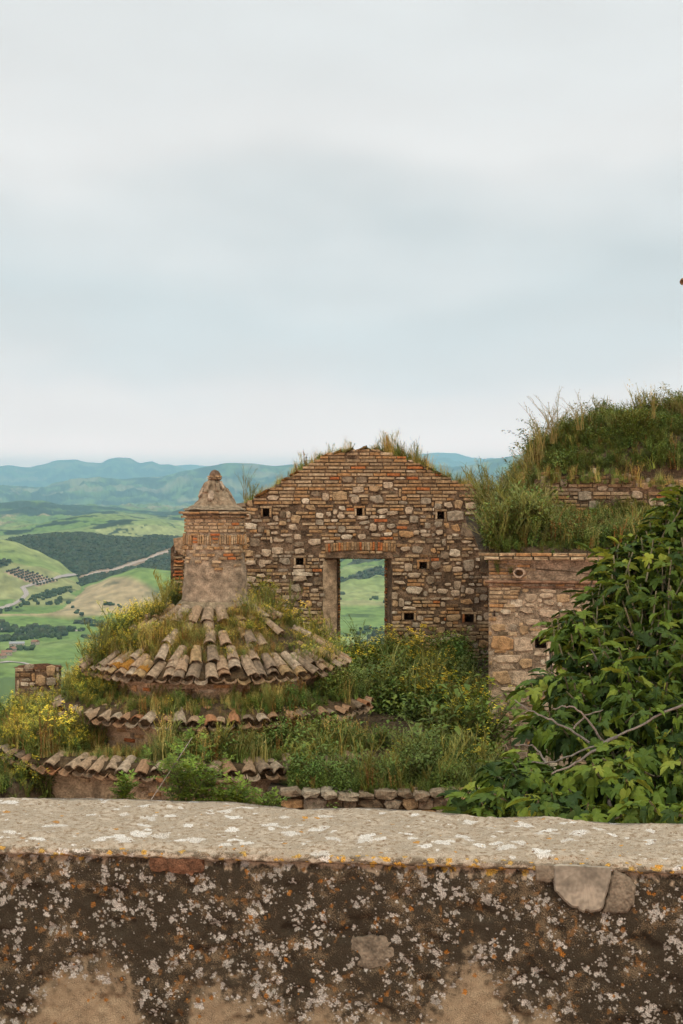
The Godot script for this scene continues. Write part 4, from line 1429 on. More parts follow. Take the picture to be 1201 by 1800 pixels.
func parapet_top_picture() -> ImageTexture:
	var w := 2048
	var h := 640
	var im := Image.create(w, h, false, Image.FORMAT_RGB8)
	var grain := noise(0.26, 3, 111)
	var mid := noise(0.05, 4, 112)
	var broad := noise(0.012, 3, 113)
	var rag := noise(0.13, 3, 114)
	for y in h:
		for x in w:
			var g := grain.get_noise_2d(x, y)
			var k := mid.get_noise_2d(x, y)
			var b := broad.get_noise_2d(x, y)
			var c := Color(0.282, 0.230, 0.165) * (1.0 + g * 0.42 + k * 0.30 + b * 0.2)
			c = c.lerp(Color(0.135, 0.088, 0.050), 0.9 * smoothstep(0.12, 0.36, k * 0.75 + g * 0.75 - 0.02 + b * 0.3))
			c = c.lerp(Color(0.42, 0.36, 0.28), 0.5 * smoothstep(0.05, 0.4, -k * 0.9 + g * 0.8 + b * 0.5 - 0.08))
			im.set_pixel(x, y, c.linear_to_srgb())
	for i in 2600:
		blob(im, rnd(0, w), rnd(0, h), rnd(1.0, 3.4), Color(0.52, 0.455, 0.37).linear_to_srgb(), rag, 0.8)
	for i in 620:      # white crusts
		var x := rnd(0, w)
		var y := rnd(0, h)
		var r := 2.5 + 20.0 * pow(rng.randf(), 3.2)
		var c := Color(0.70, 0.655, 0.585).lerp(Color(0.52, 0.465, 0.39), rng.randf())
		for q in 3:
			blob(im, x + rnd(-r, r) * 0.8, y + rnd(-r, r) * 0.8, r * rnd(0.4, 0.75), c.linear_to_srgb(), rag)
		blob(im, x, y, r, c.linear_to_srgb(), rag)
	# the lip: dark crust in broken runs, ochre and orange lichen
	for y in range(536, 600):
		for x in w:
			var q := mid.get_noise_2d(x * 0.5, y * 0.8 + 300.0) + grain.get_noise_2d(x, y) * 0.4 + broad.get_noise_2d(x, 40.0) * 0.5
			var a := smoothstep(-0.02, 0.22, q) * smoothstep(536.0, 552.0, y + grain.get_noise_2d(x, y) * 14.0) * 0.85
			im.set_pixel(x, y, im.get_pixel(x, y).lerp(Color(0.075, 0.058, 0.038).linear_to_srgb(), a))
	for i in 260:
		blob(im, rnd(0, w) if i % 3 == 0 else 1000.0 + rnd(0, 980), rnd(538, 590), rnd(2.0, 8.0), Color(0.58, 0.30, 0.05).lerp(Color(0.40, 0.26, 0.07), rng.randf()).linear_to_srgb(), rag, 0.9)
	for i in 160:
		var r := 2.0 + 7.5 * pow(rng.randf(), 2.0)
		blob(im, rnd(0, w), rnd(0, h) if i % 3 else h * rnd(0.80, 0.93), r, Color(0.56, 0.27, 0.045).lerp(Color(0.36, 0.17, 0.05), rng.randf()).linear_to_srgb(), rag, 0.9)
	for i in 900:
		blob(im, rnd(0, w), rnd(0, h), rnd(1.2, 4.0), Color(0.14, 0.075, 0.04).linear_to_srgb(), rag, 0.8)
	return ImageTexture.create_from_image(im)

func picture_mat(called: String, t: Texture2D, relief: float) -> StandardMaterial3D:
	var m := StandardMaterial3D.new()
	m.resource_name = called
	m.albedo_texture = t
	m.roughness = 0.95
	m.metallic_specular = 0.2
	m.heightmap_enabled = true
	m.heightmap_texture = t
	m.heightmap_scale = relief
	mats[called] = m
	return m

func make_parapet() -> void:
	var turn := -0.1215
	var p := thing("parapet_wall", "thick plastered parapet crusted with white and orange lichen under a rough mortar coping", "wall", Vector3(0, -1.62, -2.0), turn)
	var Y := 1.14
	var far := [-600, 1392, 0, 1396, 100, 1398, 200, 1401, 300, 1402, 400, 1410, 470, 1416, 510, 1414, 600, 1413, 700, 1418, 800, 1424, 835, 1430, 880, 1430, 900, 1429, 960, 1428, 1050, 1437, 1100, 1440, 1200, 1440, 1800, 1462]
	var n1 := noise(9.0, 4, 121)
	var n2 := noise(45.0, 3, 122)
	var chip := noise(22.0, 3, 123)
	var xs := []
	var x := -1.75
	while x < 1.76:
		xs.append(x)
		x += 0.0036 if absf(x + 0.0018) < 0.62 else 0.03
	var nu := xs.size()
	# coping: from its back edge over the top and round the lip
	var top_rows := 70
	var prof := []
	for j in 4:
		prof.append([-1.0, -0.16 + j * 0.05])            # back face
	for j in top_rows:
		prof.append([-1.0 + j / float(top_rows - 1), 0.0])
	for j in range(1, 9):
		prof.append([2.0, j])
	var pts := PackedVector3Array()
	var uvs := PackedVector2Array()
	for q in prof:
		for i in nu:
			x = xs[i]
			var px: float = 600.0 + x / 2.0 * F
			var dn := 2.0 / (1.0 + 0.1215 * (px - 600.0) / F)
			var deep: float = (0.48 * F / (poly(far, px) - CY) - dn) * 1.0
			var z := 0.0
			var y := 0.0
			var lip := chip.get_noise_2d(x, 3.0)
			if q[0] <= 0.0 and q[1] < 0.0:
				z = -deep - 0.02
				y = q[1]
			elif q[0] <= 0.0:
				var t: float = q[0]
				z = t * deep
				y = -0.012 * pow(maxf(0.0, -t - 0.85) / 0.15, 2.0)
				y += (n1.get_noise_2d(x, z) * 0.006 + n2.get_noise_2d(x, z) * 0.0022) * smoothstep(0.0, -0.05, t)
				y -= pow(smoothstep(-0.10, 0.0, t), 2.0) * (0.004 + 0.004 * maxf(0.0, lip * 2.0))
			else:
				var s: float = q[1] / 8.0
				var back := clampf(lip * 1.4 - 0.25, 0.0, 0.35) * 0.03
				z = 0.004 * sin(s * PI) - 0.010 * pow(s, 6.0) - back * s
				y = -0.005 - 0.012 * s - 0.004 * maxf(0.0, lip * 2.0)
				z += n2.get_noise_2d(x, y * 3.0) * 0.002
			pts.append(Vector3(x, Y + y, z))
			uvs.append(Vector2(x / 1.5 + 0.5, (0.40 + (z if q[0] <= 0.0 else q[1] * 0.0024)) / (640.0 / PPM)))
	put("coping", sheet(pts, nu, prof.size(), PackedColorArray(), uvs), picture_mat("coping_mortar", parapet_top_picture(), 0.35), p)
	# the face
	pts = PackedVector3Array()
	uvs = PackedVector2Array()
	var ys := []
	for j in 76:
		ys.append(0.0016 * j if j < 12 else 0.0192 + (j - 12) * 0.0042)
	for j in 14:
		ys.append(0.29 + j * 0.066)
	for yy in ys:
		for i in nu:
			x = xs[i]
			var lip := chip.get_noise_2d(x, 3.0)
			var groove := smoothstep(0.022, 0.004, yy)
			var z: float = -0.002 - 0.010 * groove + 0.002 * sin(x * 7.0)
			z += n1.get_noise_2d(x, yy + 4.0) * 0.0045 + n2.get_noise_2d(x, yy + 4.0) * 0.0022
			z -= 0.006 * smoothstep(0.25, 0.45, chip.get_noise_2d(x * 0.45, yy * 0.7 + 8.0))
			pts.append(Vector3(x, Y - 0.010 - yy, z))
			uvs.append(Vector2(x / 1.5 + 0.5, minf(yy, 0.374) / 0.375 if yy < 0.375 else 0.9 + fmod(yy, 0.09)))
	put("face_plaster", sheet(pts, nu, ys.size(), PackedColorArray(), uvs), picture_mat("crusted_plaster", parapet_face_picture(), 0.45), p)
	var core := BoxMesh.new()
	core.size = Vector3(3.4, Y - 0.05, 0.2)
	put("core", core, mat("parapet_core", Color(0.3, 0.24, 0.17)), p, Transform3D(Basis.IDENTITY, Vector3(0, (Y - 0.05) * 0.5 - 0.01, -0.14)))
	# the repair: a trowelled patch of newer mortar over the lip, cracked on both sides
	var patch := mat("patch_mortar", Color(0.33, 0.285, 0.215), 0.9, 0.10, "grain")
	put("mortar_patch", slab([-0.092, 0.0, 0.0, 0.0, 0.083, -0.001, 0.084, -0.022, 0.080, -0.030, 0.060, -0.082, 0.040, -0.088, 0.0, -0.088, -0.040, -0.079, -0.068, -0.066, -0.088, -0.050, -0.094, -0.030], 0.010, 0.006, 131), patch, p, Transform3D(Basis.from_scale(Vector3(0.44, 0.72, 1.0)), Vector3(0.336, Y - 0.006, -0.001)))
	put("mortar_patch", slab([-0.02, 0.04, 0.012, 0.03, 0.032, 0.012, 0.024, -0.02, 0.010, -0.036, -0.042, -0.036, -0.032, -0.004], 0.006, 0.004, 132), mat("patch_mortar_old", Color(0.21, 0.17, 0.12), 0.5, 0.3, "grain"), p, Transform3D(Basis.from_scale(Vector3(0.62, 0.80, 1.0)), Vector3(0.388, Y - 0.042, -0.001)))
	put("mortar_patch", slab([-0.030, 0.028, 0.026, 0.028, 0.026, -0.004, 0.012, -0.018, -0.026, -0.010], 0.006, 0.004, 133), mats["patch_mortar_old"], p, Transform3D(Basis.from_scale(Vector3(0.5, 0.6, 1.0)), Vector3(0.284, Y - 0.022, -0.001)))
	put("mortar_patch", slab([-0.03, 0.022, 0.0, 0.026, 0.03, 0.02, 0.034, 0.0, 0.02, -0.018, -0.012, -0.022, -0.034, -0.014], 0.002, 0.004, 134), mats["patch_mortar_old"], p, Transform3D(Basis.IDENTITY, Vector3(0.045, Y - 0.140, -0.004)))
	# a brick the plaster has fallen from
	put("exposed_brick", slab([-0.040, 0.011, -0.010, 0.013, 0.038, 0.011, 0.040, -0.006, 0.022, -0.012, -0.018, -0.010, -0.038, -0.008], 0.004, 0.005, 135), mat("parapet_brick", Color(0.42, 0.21, 0.115), 0.1, 0.8, "blotch"), p, Transform3D(Basis.IDENTITY, Vector3(-0.238, Y - 0.024, -0.001)))

# a thin uneven slab with the given outline, standing proud towards +z
func slab(outline: Array, proud: float, bevel: float, sd: int) -> ArrayMesh:
	var r := noise(60.0, 3, sd)
	var b := MB.new()
	var n := outline.size() / 2
	var ring := []
	for lv in 3:
		var q := []
		for i in n * 6:
			var i0 := i / 6
			var i1 := (i0 + 1) % n
			var t := (i % 6) / 6.0
			var p := Vector2(lerpf(outline[i0 * 2], outline[i1 * 2], t), lerpf(outline[i0 * 2 + 1], outline[i1 * 2 + 1], t))
			p += Vector2(r.get_noise_2d(p.x, p.y), r.get_noise_2d(p.x + 5.0, p.y)) * 0.004
			if lv == 2:
				p -= p.normalized() * bevel
			q.append(Vector3(p.x, p.y, [-0.02, proud * 0.5, proud][lv] + r.get_noise_2d(p.x + 9.0, p.y) * (0.0015 if lv < 2 else 0.00015)))
		ring.append(q)
	var m := n * 6
	for i in m:
		var k := (i + 1) % m
		b.quad(ring[0][i], ring[1][i], ring[1][k], ring[0][k])
		b.quad(ring[1][i], ring[2][i], ring[2][k], ring[1][k])
		var a: Vector3 = ring[2][i]
		var c: Vector3 = ring[2][k]
		b.quad(a, a * Vector3(0.5, 0.5, 1.0) + Vector3(0, 0, 0.001 + r.get_noise_2d(a.x * 0.5, a.y) * 0.0003), c * Vector3(0.5, 0.5, 1.0) + Vector3(0, 0, 0.001 + r.get_noise_2d(c.x * 0.5, c.y) * 0.0003), c)
		b.tri(a * Vector3(0.5, 0.5, 1.0) + Vector3(0, 0, 0.001 + r.get_noise_2d(a.x * 0.5, a.y) * 0.0003), Vector3(0, 0, proud + 0.0015), c * Vector3(0.5, 0.5, 1.0) + Vector3(0, 0, 0.001 + r.get_noise_2d(c.x * 0.5, c.y) * 0.0003))
	return b.done()

# ---- plants: a few shapes of each kind, one metre tall, grown from a seed
func plant(kind: String, k: int) -> ArrayMesh:
	var key := kind + str(k)
	if pieces.has(key):
		return pieces[key]
	var keep := rng.state
	rng.seed = hash(key)
	var b := MB.new()
	match kind:
		"grass":
			for i in 26:
				blade(b, Vector3(rnd(-0.2, 0.2), 0, rnd(-0.2, 0.2)), rnd(0, TAU), rnd(0.35, 1.0), rnd(0.012, 0.026), rnd(0.2, 1.1), Color(0.135, 0.165, 0.048), Color(0.135, 0.165, 0.048))
		"straw":
			for i in 22:
				var p := Vector3(rnd(-0.18, 0.18), 0, rnd(-0.18, 0.18))
				var yaw := rnd(0, TAU)
				var h := rnd(0.5, 1.0)
				var lean := rnd(0.1, 0.4)
				blade(b, p, yaw, h, 0.010, lean, Color(0.36, 0.28, 0.125), Color(0.36, 0.28, 0.125))
				if i % 2 == 0:
					var tip := p + Vector3(cos(yaw) * lean * h * 0.6, h * 0.96, sin(yaw) * lean * h * 0.6)
					for q in 5:
						leaf(b, tip + Vector3(rnd(-0.03, 0.03), rnd(-0.10, 0.03), rnd(-0.03, 0.03)), rnd(0, TAU), rnd(-0.9, 0.4), 0.055, 0.014, Color(0.42, 0.31, 0.14))
		"mustard":
			for s in 6:
				var yaw := rnd(0, TAU)
				var h := rnd(0.65, 1.0)
				var pts := stem(Vector3(rnd(-0.06, 0.06), 0, rnd(-0.06, 0.06)), yaw, h, rnd(0.15, 0.5), 5)
				b.tube(pts, [0.010, 0.009, 0.007, 0.005, 0.003], 3, Color(0.13, 0.15, 0.05))
				for q in 16:
					var p := along(pts, pow(rng.randf(), 1.3) * 0.8)
					leaf(b, p, rnd(0, TAU), rnd(-0.6, 0.5), rnd(0.07, 0.17), rnd(0.02, 0.05), Color(0.090, 0.120, 0.035) * rnd(0.75, 1.35))
				for q in 3:
					var t := rnd(0.45, 0.85)
					var p0 := along(pts, t)
					var side := stem(p0, yaw + rnd(-2.2, 2.2), h * rnd(0.18, 0.36), rnd(0.4, 0.9), 3)
					b.tube(side, [0.005, 0.004, 0.002], 3, Color(0.14, 0.16, 0.055))
					flowers(b, side[2], 6)
					for l in 4:
						leaf(b, along(side, rng.randf()), rnd(0, TAU), rnd(-0.4, 0.6), rnd(0.04, 0.09), 0.018, Color(0.10, 0.13, 0.04) * rnd(0.8, 1.3))
				flowers(b, pts[4], 9)
		"nettle":
			for s in 9:
				var pts := stem(Vector3(rnd(-0.2, 0.2), 0, rnd(-0.2, 0.2)), rnd(0, TAU), rnd(0.55, 1.0), rnd(0.05, 0.35), 5)
				b.tube(pts, [0.010, 0.009, 0.008, 0.006, 0.003], 3, Color(0.09, 0.11, 0.04))
				var yaw := rnd(0, TAU)
				for q in 12:
					var t := 0.15 + 0.85 * q / 11.0
					var p := along(pts, t)
					var c := Color(0.070, 0.105, 0.026).lerp(Color(0.115, 0.160, 0.040), rng.randf())
					for d in 2:
						leaf(b, p, yaw + d * PI + (q % 2) * 1.57 + rnd(-0.4, 0.4), rnd(-0.7, 0.2), lerpf(0.17, 0.08, t) * rnd(0.8, 1.2), lerpf(0.085, 0.045, t), c)
		"fennel":
			for s in 5:
				var yaw := rnd(0, TAU)
				var pts := stem(Vector3(rnd(-0.08, 0.08), 0, rnd(-0.08, 0.08)), yaw, rnd(0.7, 1.0), rnd(0.1, 0.5), 5)
				b.tube(pts, [0.009, 0.008, 0.006, 0.005, 0.003], 3, Color(0.15, 0.15, 0.06))
				for q in 30:
					var p := along(pts, 0.1 + 0.9 * rng.randf())
					blade(b, p, rnd(0, TAU), rnd(0.10, 0.30), 0.007, rnd(0.3, 1.1), Color(0.165, 0.168, 0.062), Color(0.165, 0.168, 0.062))
		"dock":
			for s in 5:
				var pts := stem(Vector3(rnd(-0.1, 0.1), 0, rnd(-0.1, 0.1)), rnd(0, TAU), rnd(0.6, 1.0), rnd(0.05, 0.25), 5)
				b.tube(pts, [0.010, 0.009, 0.007, 0.005, 0.003], 3, Color(0.20, 0.10, 0.045))
				for q in 34:
					var p := along(pts, 0.35 + 0.65 * rng.randf())
					leaf(b, p, rnd(0, TAU), rnd(-0.5, 0.8), rnd(0.03, 0.075), 0.024, Color(0.24, 0.105, 0.045).lerp(Color(0.20, 0.17, 0.06), rng.randf()))
				for q in 6:
					leaf(b, along(pts, rnd(0.0, 0.35)), rnd(0, TAU), rnd(-0.2, 0.5), rnd(0.14, 0.24), 0.05, Color(0.11, 0.12, 0.035))
		"shrub":      # a low rounded bush of small leaves
			for s in 8:
				var pts := stem(Vector3(rnd(-0.15, 0.15), 0, rnd(-0.15, 0.15)), rnd(0, TAU), rnd(0.5, 0.95), rnd(0.2, 0.9), 4)
				b.tube(pts, [0.011, 0.009, 0.006, 0.003], 3, Color(0.08, 0.075, 0.035))
				for q in 26:
					var t := pow(rng.randf(), 0.6)
					var p := along(pts, t) + Vector3(rnd(-0.1, 0.1), rnd(-0.07, 0.07), rnd(-0.1, 0.1))
					leaf(b, p, rnd(0, TAU), rnd(-0.5, 0.8), rnd(0.06, 0.12), rnd(0.035, 0.06), Color(0.070, 0.100, 0.024).lerp(Color(0.125, 0.155, 0.040), rng.randf()))
		"broom":      # fine upright sprays against the sky
			for s in 9:
				var yaw := rnd(0, TAU)
				var pts := stem(Vector3(rnd(-0.1, 0.1), 0, rnd(-0.1, 0.1)), yaw, rnd(0.55, 1.0), rnd(0.2, 0.9), 6)
				b.tube(pts, [0.009, 0.008, 0.006, 0.005, 0.003, 0.002], 3, Color(0.19, 0.165, 0.085))
				for q in 4:
					var side := stem(along(pts, rnd(0.3, 0.9)), yaw + rnd(-1.6, 1.6), rnd(0.10, 0.25), rnd(0.3, 1.0), 3)
					b.tube(side, [0.004, 0.003, 0.002], 3, Color(0.21, 0.185, 0.095))
					for l in 8:
						leaf(b, along(side, rng.randf()), rnd(0, TAU), rnd(-0.2, 0.9), rnd(0.03, 0.055), 0.012, Color(0.17, 0.175, 0.075) * rnd(0.7, 1.3))
				for q in 18:
					leaf(b, along(pts, 0.25 + 0.75 * rng.randf()), rnd(0, TAU), rnd(-0.1, 0.9), rnd(0.03, 0.06), 0.012, Color(0.16, 0.17, 0.07) * rnd(0.7, 1.3))
	rng.state = keep
	pieces[key] = b.done()
	pieces[key + "mb"] = b
	return pieces[key]

func stem(p: Vector3, yaw: float, h: float, lean: float, n: int) -> Array:
	var out := []
	var w := rnd(-0.3, 0.3)
	for i in n:
		var t := i / float(n - 1)
		var a := yaw + w * t
		out.append(p + Vector3(cos(a) * lean * t * t * h, h * t * (1.0 - 0.12 * lean * t), sin(a) * lean * t * t * h))
	return out

func along(pts: Array, t: float) -> Vector3:
	var f := clampf(t, 0.0, 0.999) * (pts.size() - 1)
	var i := int(f)
	return pts[i].lerp(pts[i + 1], f - i)

func blade(b: MB, p: Vector3, yaw: float, h: float, w: float, lean: float, ca: Color, cb: Color) -> void:
	var side := Vector3(-sin(yaw), 0, cos(yaw)) * w
	var to := Vector3(cos(yaw), 0, sin(yaw))
	var last := p
	var n := 3
	for i in n:
		var t0 := i / float(n)
		var t1 := (i + 1) / float(n)
		var q := p + Vector3.UP * h * (t1 - 0.25 * lean * t1 * t1) + to * h * lean * t1 * t1
		var s0 := side * (1.0 - t0 * 0.8)
		var s1 := side * (1.0 - t1 * 0.95)
		var c0 := ca.lerp(cb, t0)
		var c1 := ca.lerp(cb, t1)
		b.tri3(last - s0, last + s0, q + s1, c0, c0, c1)
		b.tri3(last - s0, q + s1, q - s1, c0, c1, c1)
		last = q

func leaf(b: MB, p: Vector3, yaw: float, pitch: float, long: float, wide: float, c: Color) -> void:
	var d := Vector3(cos(yaw) * cos(pitch), sin(pitch), sin(yaw) * cos(pitch))
	var s := Vector3(-sin(yaw), 0, cos(yaw)) * wide * 0.5
	var m := p + d * long * 0.45 + Vector3.UP * long * 0.06
	var e := p + d * long - Vector3.UP * long * 0.12
	var up := Vector3.UP * wide * 0.18
	b.tri(p, m + s + up, m, c)
	b.tri(p, m, m - s + up, c)
	b.tri(m, m + s + up, e, c)
	b.tri(m, e, m - s + up, c)

func flowers(b: MB, p: Vector3, n: int) -> void:
	for i in n:
		var q := p + Vector3(rnd(-0.035, 0.035), rnd(-0.06, 0.03), rnd(-0.035, 0.035))
		var r := rnd(0.010, 0.017)
		var c := Color(0.62, 0.44, 0.028).lerp(Color(0.72, 0.58, 0.10), rng.randf())
		var yaw := rnd(0, TAU)
		for k in 4:
			var a := yaw + k * PI / 2
			var d := Vector3(cos(a), rnd(0.0, 0.5), sin(a)) * r
			var s := Vector3(-sin(a), 0, cos(a)) * r * 0.55
			b.quad(q, q + d * 0.7 + s, q + d * 1.3, q + d * 0.7 - s, c)

func leaf_mat() -> StandardMaterial3D:
	var m := mat("plant_leaves", Color(0.94, 0.94, 0.68), 1.0, 0.0, "", true, 0.55)
	m.roughness = 0.65
	m.metallic_specular = 0.3
	return m

# grows plants over places; mix = {kind: share}; size in metres; one mass of growth for each place, a part for each kind in it
func grow(called: String, label: String, places: Array, mix: Dictionary, small: float, tall: float, tint := Color.WHITE) -> void:
	var kinds := mix.keys()
	var shares := mix.values()
	var bins := {}
	var clump := noise(0.9, 3, 61)
	for p in places:
		var kind: String = kinds[pick(shares)]
		var key := kind + "|" + str(rng.randi() % (4 if places.size() > 150 else 1))
		if not bins.has(key):
			bins[key] = [[], []]
		var h := rnd(small, tall) * (0.8 + 0.4 * rng.randf())
		h *= clampf(0.95 + 1.1 * clump.get_noise_2d(p.x, p.z), 0.5, 1.5)
		if kind == "grass":
			h *= 0.75
		elif kind == "nettle":
			h *= 0.85
		var wide := h * rnd(0.85, 1.3)
		bins[key][0].append(Transform3D(Basis(Vector3(rnd(-1, 1), 0, rnd(-1, 1)).normalized(), rnd(0.0, 0.25)) * Basis(Vector3.UP, rnd(0, TAU)) * Basis.from_scale(Vector3(wide, h, wide)), p - Vector3(0, 0.02, 0)))
		var g := rnd(0.75, 1.5)
		var warm := rnd(-0.14, 0.22)
		bins[key][1].append(Color(g * (0.95 + warm), g * 1.03, g * (1.0 - warm * 0.6)) * tint)
	var o := Node3D.new()
	o.name = numbered(called)
	add_child(o)
	tag(o, label, "weeds", "", "stuff")
	for key in bins:
		if bins[key][0].size() < 9:
			continue
		var a: PackedStringArray = key.split("|")
		var names := {"grass": "green_grass", "straw": "dry_grass", "mustard": "mustard", "nettle": "broad_leaved_weeds", "fennel": "feathery_weeds", "dock": "dock_stalks", "broom": "wiry_stalks", "shrub": "leafy_shrubs"}
		scatter(names[a[0]], plant(a[0], int(a[1])), leaf_mat(), bins[key][0], bins[key][1], o)

func ring_places(n: int, r0: float, r1: float, a0: float, a1: float, y_of: Callable) -> Array:
	var out := []
	for i in n:
		var a := rnd(a0, a1)
		var r := rnd(r0, r1)
		out.append(Vector3(AX + sin(a) * r, y_of.call(r), AZ + cos(a) * r))
	return out

func make_weeds() -> void:
	var dome_y := func(r: float) -> float: return poly([0.45, -1.36, 0.66, -1.42, 1.05, -1.70, 1.45, -1.955, 1.88, -2.235], r)
	var l1_y := func(r: float) -> float: return poly([1.66, -2.52, 1.95, -2.57, 2.16, -2.64, 2.27, -2.74], r)
	var l2_y := func(r: float) -> float: return poly([2.02, -3.20, 3.05, -3.17, 3.15, -3.27], r)
	# on the dome: tall mustard on both flanks, low dry growth between the tiles in front
	grow("mustard_growth", "tall yellow mustard and dry grass on the left flank of the dome", ring_places(240, 0.75, 1.9, -2.5, -0.95, dome_y), {"mustard": 6, "fennel": 3, "straw": 1.5, "grass": 1, "dock": 1.5}, 0.22, 0.52)
	grow("dry_weeds", "reddish dry weeds on the dome's shoulder left of the lantern", ring_places(300, 0.9, 1.75, -1.25, -0.5, dome_y), {"mustard": 3, "dock": 4, "straw": 3, "grass": 2}, 0.12, 0.30)
	grow("low_weeds", "low brown and green weeds between the tiles on the dome's front", ring_places(2600, 0.84, 1.66, -0.8, 0.8, dome_y), {"grass": 4, "dock": 4.5, "straw": 4.0, "fennel": 2, "mustard": 0.7}, 0.08, 0.22)
	grow("mustard_growth", "mustard, marigolds and grass on the right flank of the dome", ring_places(380, 0.72, 1.85, 0.62, 2.4, dome_y), {"mustard": 4, "grass": 2.5, "dock": 2.2, "fennel": 2.5, "straw": 2}, 0.14, 0.42)
	grow("mustard_growth", "mustard behind the foot of the lantern", ring_places(60, 0.62, 1.2, 1.1, 5.2, dome_y), {"mustard": 4, "fennel": 3, "grass": 2}, 0.25, 0.52)
	# on the two ledges
	grow("ledge_weeds", "grass and weeds along the upper ledge of the chapel", ring_places(620, 1.72, 2.20, -0.85, 0.75, l1_y), {"grass": 5, "nettle": 2, "straw": 2.5, "fennel": 3, "dock": 2.5, "mustard": 0.6}, 0.09, 0.26)
	grow("mustard_growth", "tall mustard at the left end of the upper ledge", ring_places(260, 1.75, 2.2, -2.2, -0.78, l1_y), {"mustard": 4, "grass": 3, "fennel": 3, "nettle": 1.5, "dock": 1}, 0.22, 0.48)
	grow("ledge_weeds", "tangled weeds at the right end of the upper ledge", ring_places(260, 1.72, 2.2, 0.6, 2.0, l1_y), {"grass": 3, "shrub": 3, "nettle": 4, "fennel": 2, "straw": 2.0, "dock": 2}, 0.18, 0.42)
	grow("mustard_growth", "thick mustard at the left end of the lower ledge", ring_places(680, 2.1, 3.1, -1.9, -0.66, l2_y), {"mustard": 4, "grass": 3, "fennel": 3, "straw": 1.5, "nettle": 1, "dock": 1}, 0.22, 0.50)
	grow("low_weeds", "short weeds below the bare middle drum", ring_places(420, 2.2, 3.0, -0.74, -0.2, l2_y), {"grass": 4, "straw": 2, "nettle": 1.5, "dock": 2}, 0.07, 0.16)
	grow("ledge_weeds", "long grass and weeds on the right half of the lower ledge", ring_places(560, 2.12, 3.0, -0.22, 1.0, l2_y), {"grass": 4, "shrub": 3, "nettle": 3, "fennel": 2, "straw": 2.5, "dock": 1.5, "mustard": 0.5}, 0.18, 0.46)
	# the courtyard
	var yard := []
	var front := []
	var bright := []
	var low := []
	for i in 3600:
		var z := rnd(-26.6, -17.0)
		var x := rnd(-0.6, 2.3 if z < -21.0 else 3.2)
		if z < -20.8 + (x - 2.18) * 0.2 and x > 2.18:
			continue
		var dx := x - AX
		var dz := z - AZ
		if dx * dx + dz * dz < 9.3 and z > -23.5:
			continue
		var p := Vector3(x, ground(x, z), z)
		if x > 1.95 and z > -21.0:
			if rng.randf() < 0.5:
				low.append(p)
		elif z > -19.6:
			front.append(p)
		elif z > -24.5:
			yard.append(p)
		else:
			bright.append(p)
	grow("courtyard_weeds", "dark broad-leaved weeds filling the middle of the courtyard", yard, {"nettle": 5, "shrub": 4, "fennel": 2.0, "mustard": 0.9, "grass": 0.8}, 0.40, 0.95)
	grow("courtyard_grass", "bright grass and weeds in the front of the courtyard", front, {"grass": 4, "nettle": 4, "shrub": 2.5, "fennel": 2.5, "mustard": 0.6, "straw": 0.8}, 0.18, 0.60)
	grow("mustard_growth", "mustard and weeds under the gable at the back of the courtyard", bright, {"mustard": 1.8, "nettle": 5, "shrub": 3, "grass": 1.0, "fennel": 1.5}, 0.28, 0.68)
	grow("low_weeds", "short grass along the foot of the stone house", low, {"grass": 4, "nettle": 3, "mustard": 1.5, "dock": 1}, 0.10, 0.26)
	var lip := []
	for i in 170:
		lip.append(Vector3(rnd(-0.6, 2.0), -3.36, rnd(-17.3, -16.95)))
	grow("dry_weeds", "reddish weeds along the top of the retaining wall", lip, {"dock": 3, "straw": 2, "grass": 4, "nettle": 3}, 0.10, 0.30)
	# the rubble shoulder on the left
	var left := []
	var far := []
	for i in 2400:
		var x := rnd(-7.5, -3.0)
		var z := rnd(-23.2, -16.8)
		var dx := x - AX
		var dz := z - AZ
		if dx * dx + dz * dz < 9.0:
			continue
		if absf(x + 4.72) < 0.42 and absf(z + 22.1) < 0.75:
			continue
		var p := Vector3(x, ground(x, z), z)
		if n_ground.get_noise_2d(x * 3.0, z * 3.0) < -0.22 and rng.randf() < 0.75:
			continue
		if z < -21.0:
			far.append(p)
		else:
			left.append(p)
	grow("rubble_weeds", "weeds and mustard over the rubble left of the chapel", left, {"shrub": 3, "grass": 3, "mustard": 4, "fennel": 3, "straw": 2, "dock": 1.2, "nettle": 1.5}, 0.14, 0.48)
	grow("rubble_weeds", "thin weeds along the edge of the hilltop round the wall stump", far, {"fennel": 4, "mustard": 3, "grass": 3, "straw": 3, "dock": 1.5}, 0.15, 0.42)
	# the gable's top
	var crest := [425, 885, 470, 862, 500, 843, 540, 818, 575, 798, 610, 790, 640, 787, 668, 789, 700, 800, 740, 814, 780, 835, 830, 856, 870, 870, 930, 902]
	var gt := []
	for i in 620:
		var px := rnd(428, 930)
		if (px > 618 and px < 652) or (px < 560 and rng.randf() < 0.25):
			continue
		var p := at(px, poly(crest, px) + 4.0, 27.0 + rnd(0.02, 0.45))
		gt.append(p)
	grow("crest_grass", "dry grass along the sloping top of the gable", gt, {"grass": 4, "straw": 5, "dock": 1.2, "fennel": 1}, 0.10, 0.34)
	# the house terrace and the mound
	var tr := []
	var corner := []
	for i in 1700:
		var z := rnd(-23.4, -20.9)
		var x := rnd(2.25, 5.6)
		if z > -20.95 + (x - 2.18) * 0.2:
			continue
		var p := Vector3(x, terrace(x, z), z)
		if x < 3.15 and z < -21.2:
			corner.append(p)
		elif x > 3.2 or z > -21.3:
			tr.append(p)
	grow("terrace_weeds", "weeds and grass on the terrace of the stone house", tr, {"shrub": 5, "grass": 2, "nettle": 4, "fennel": 2.5, "dock": 2.5, "straw": 1.5}, 0.10, 0.38)
	grow("terrace_bushes", "feathery bushes at the gable end of the house terrace", corner, {"shrub": 4, "fennel": 5, "nettle": 3, "straw": 0.6, "broom": 5, "dock": 1.2}, 0.28, 0.72)
	var md := []
	var sky := []
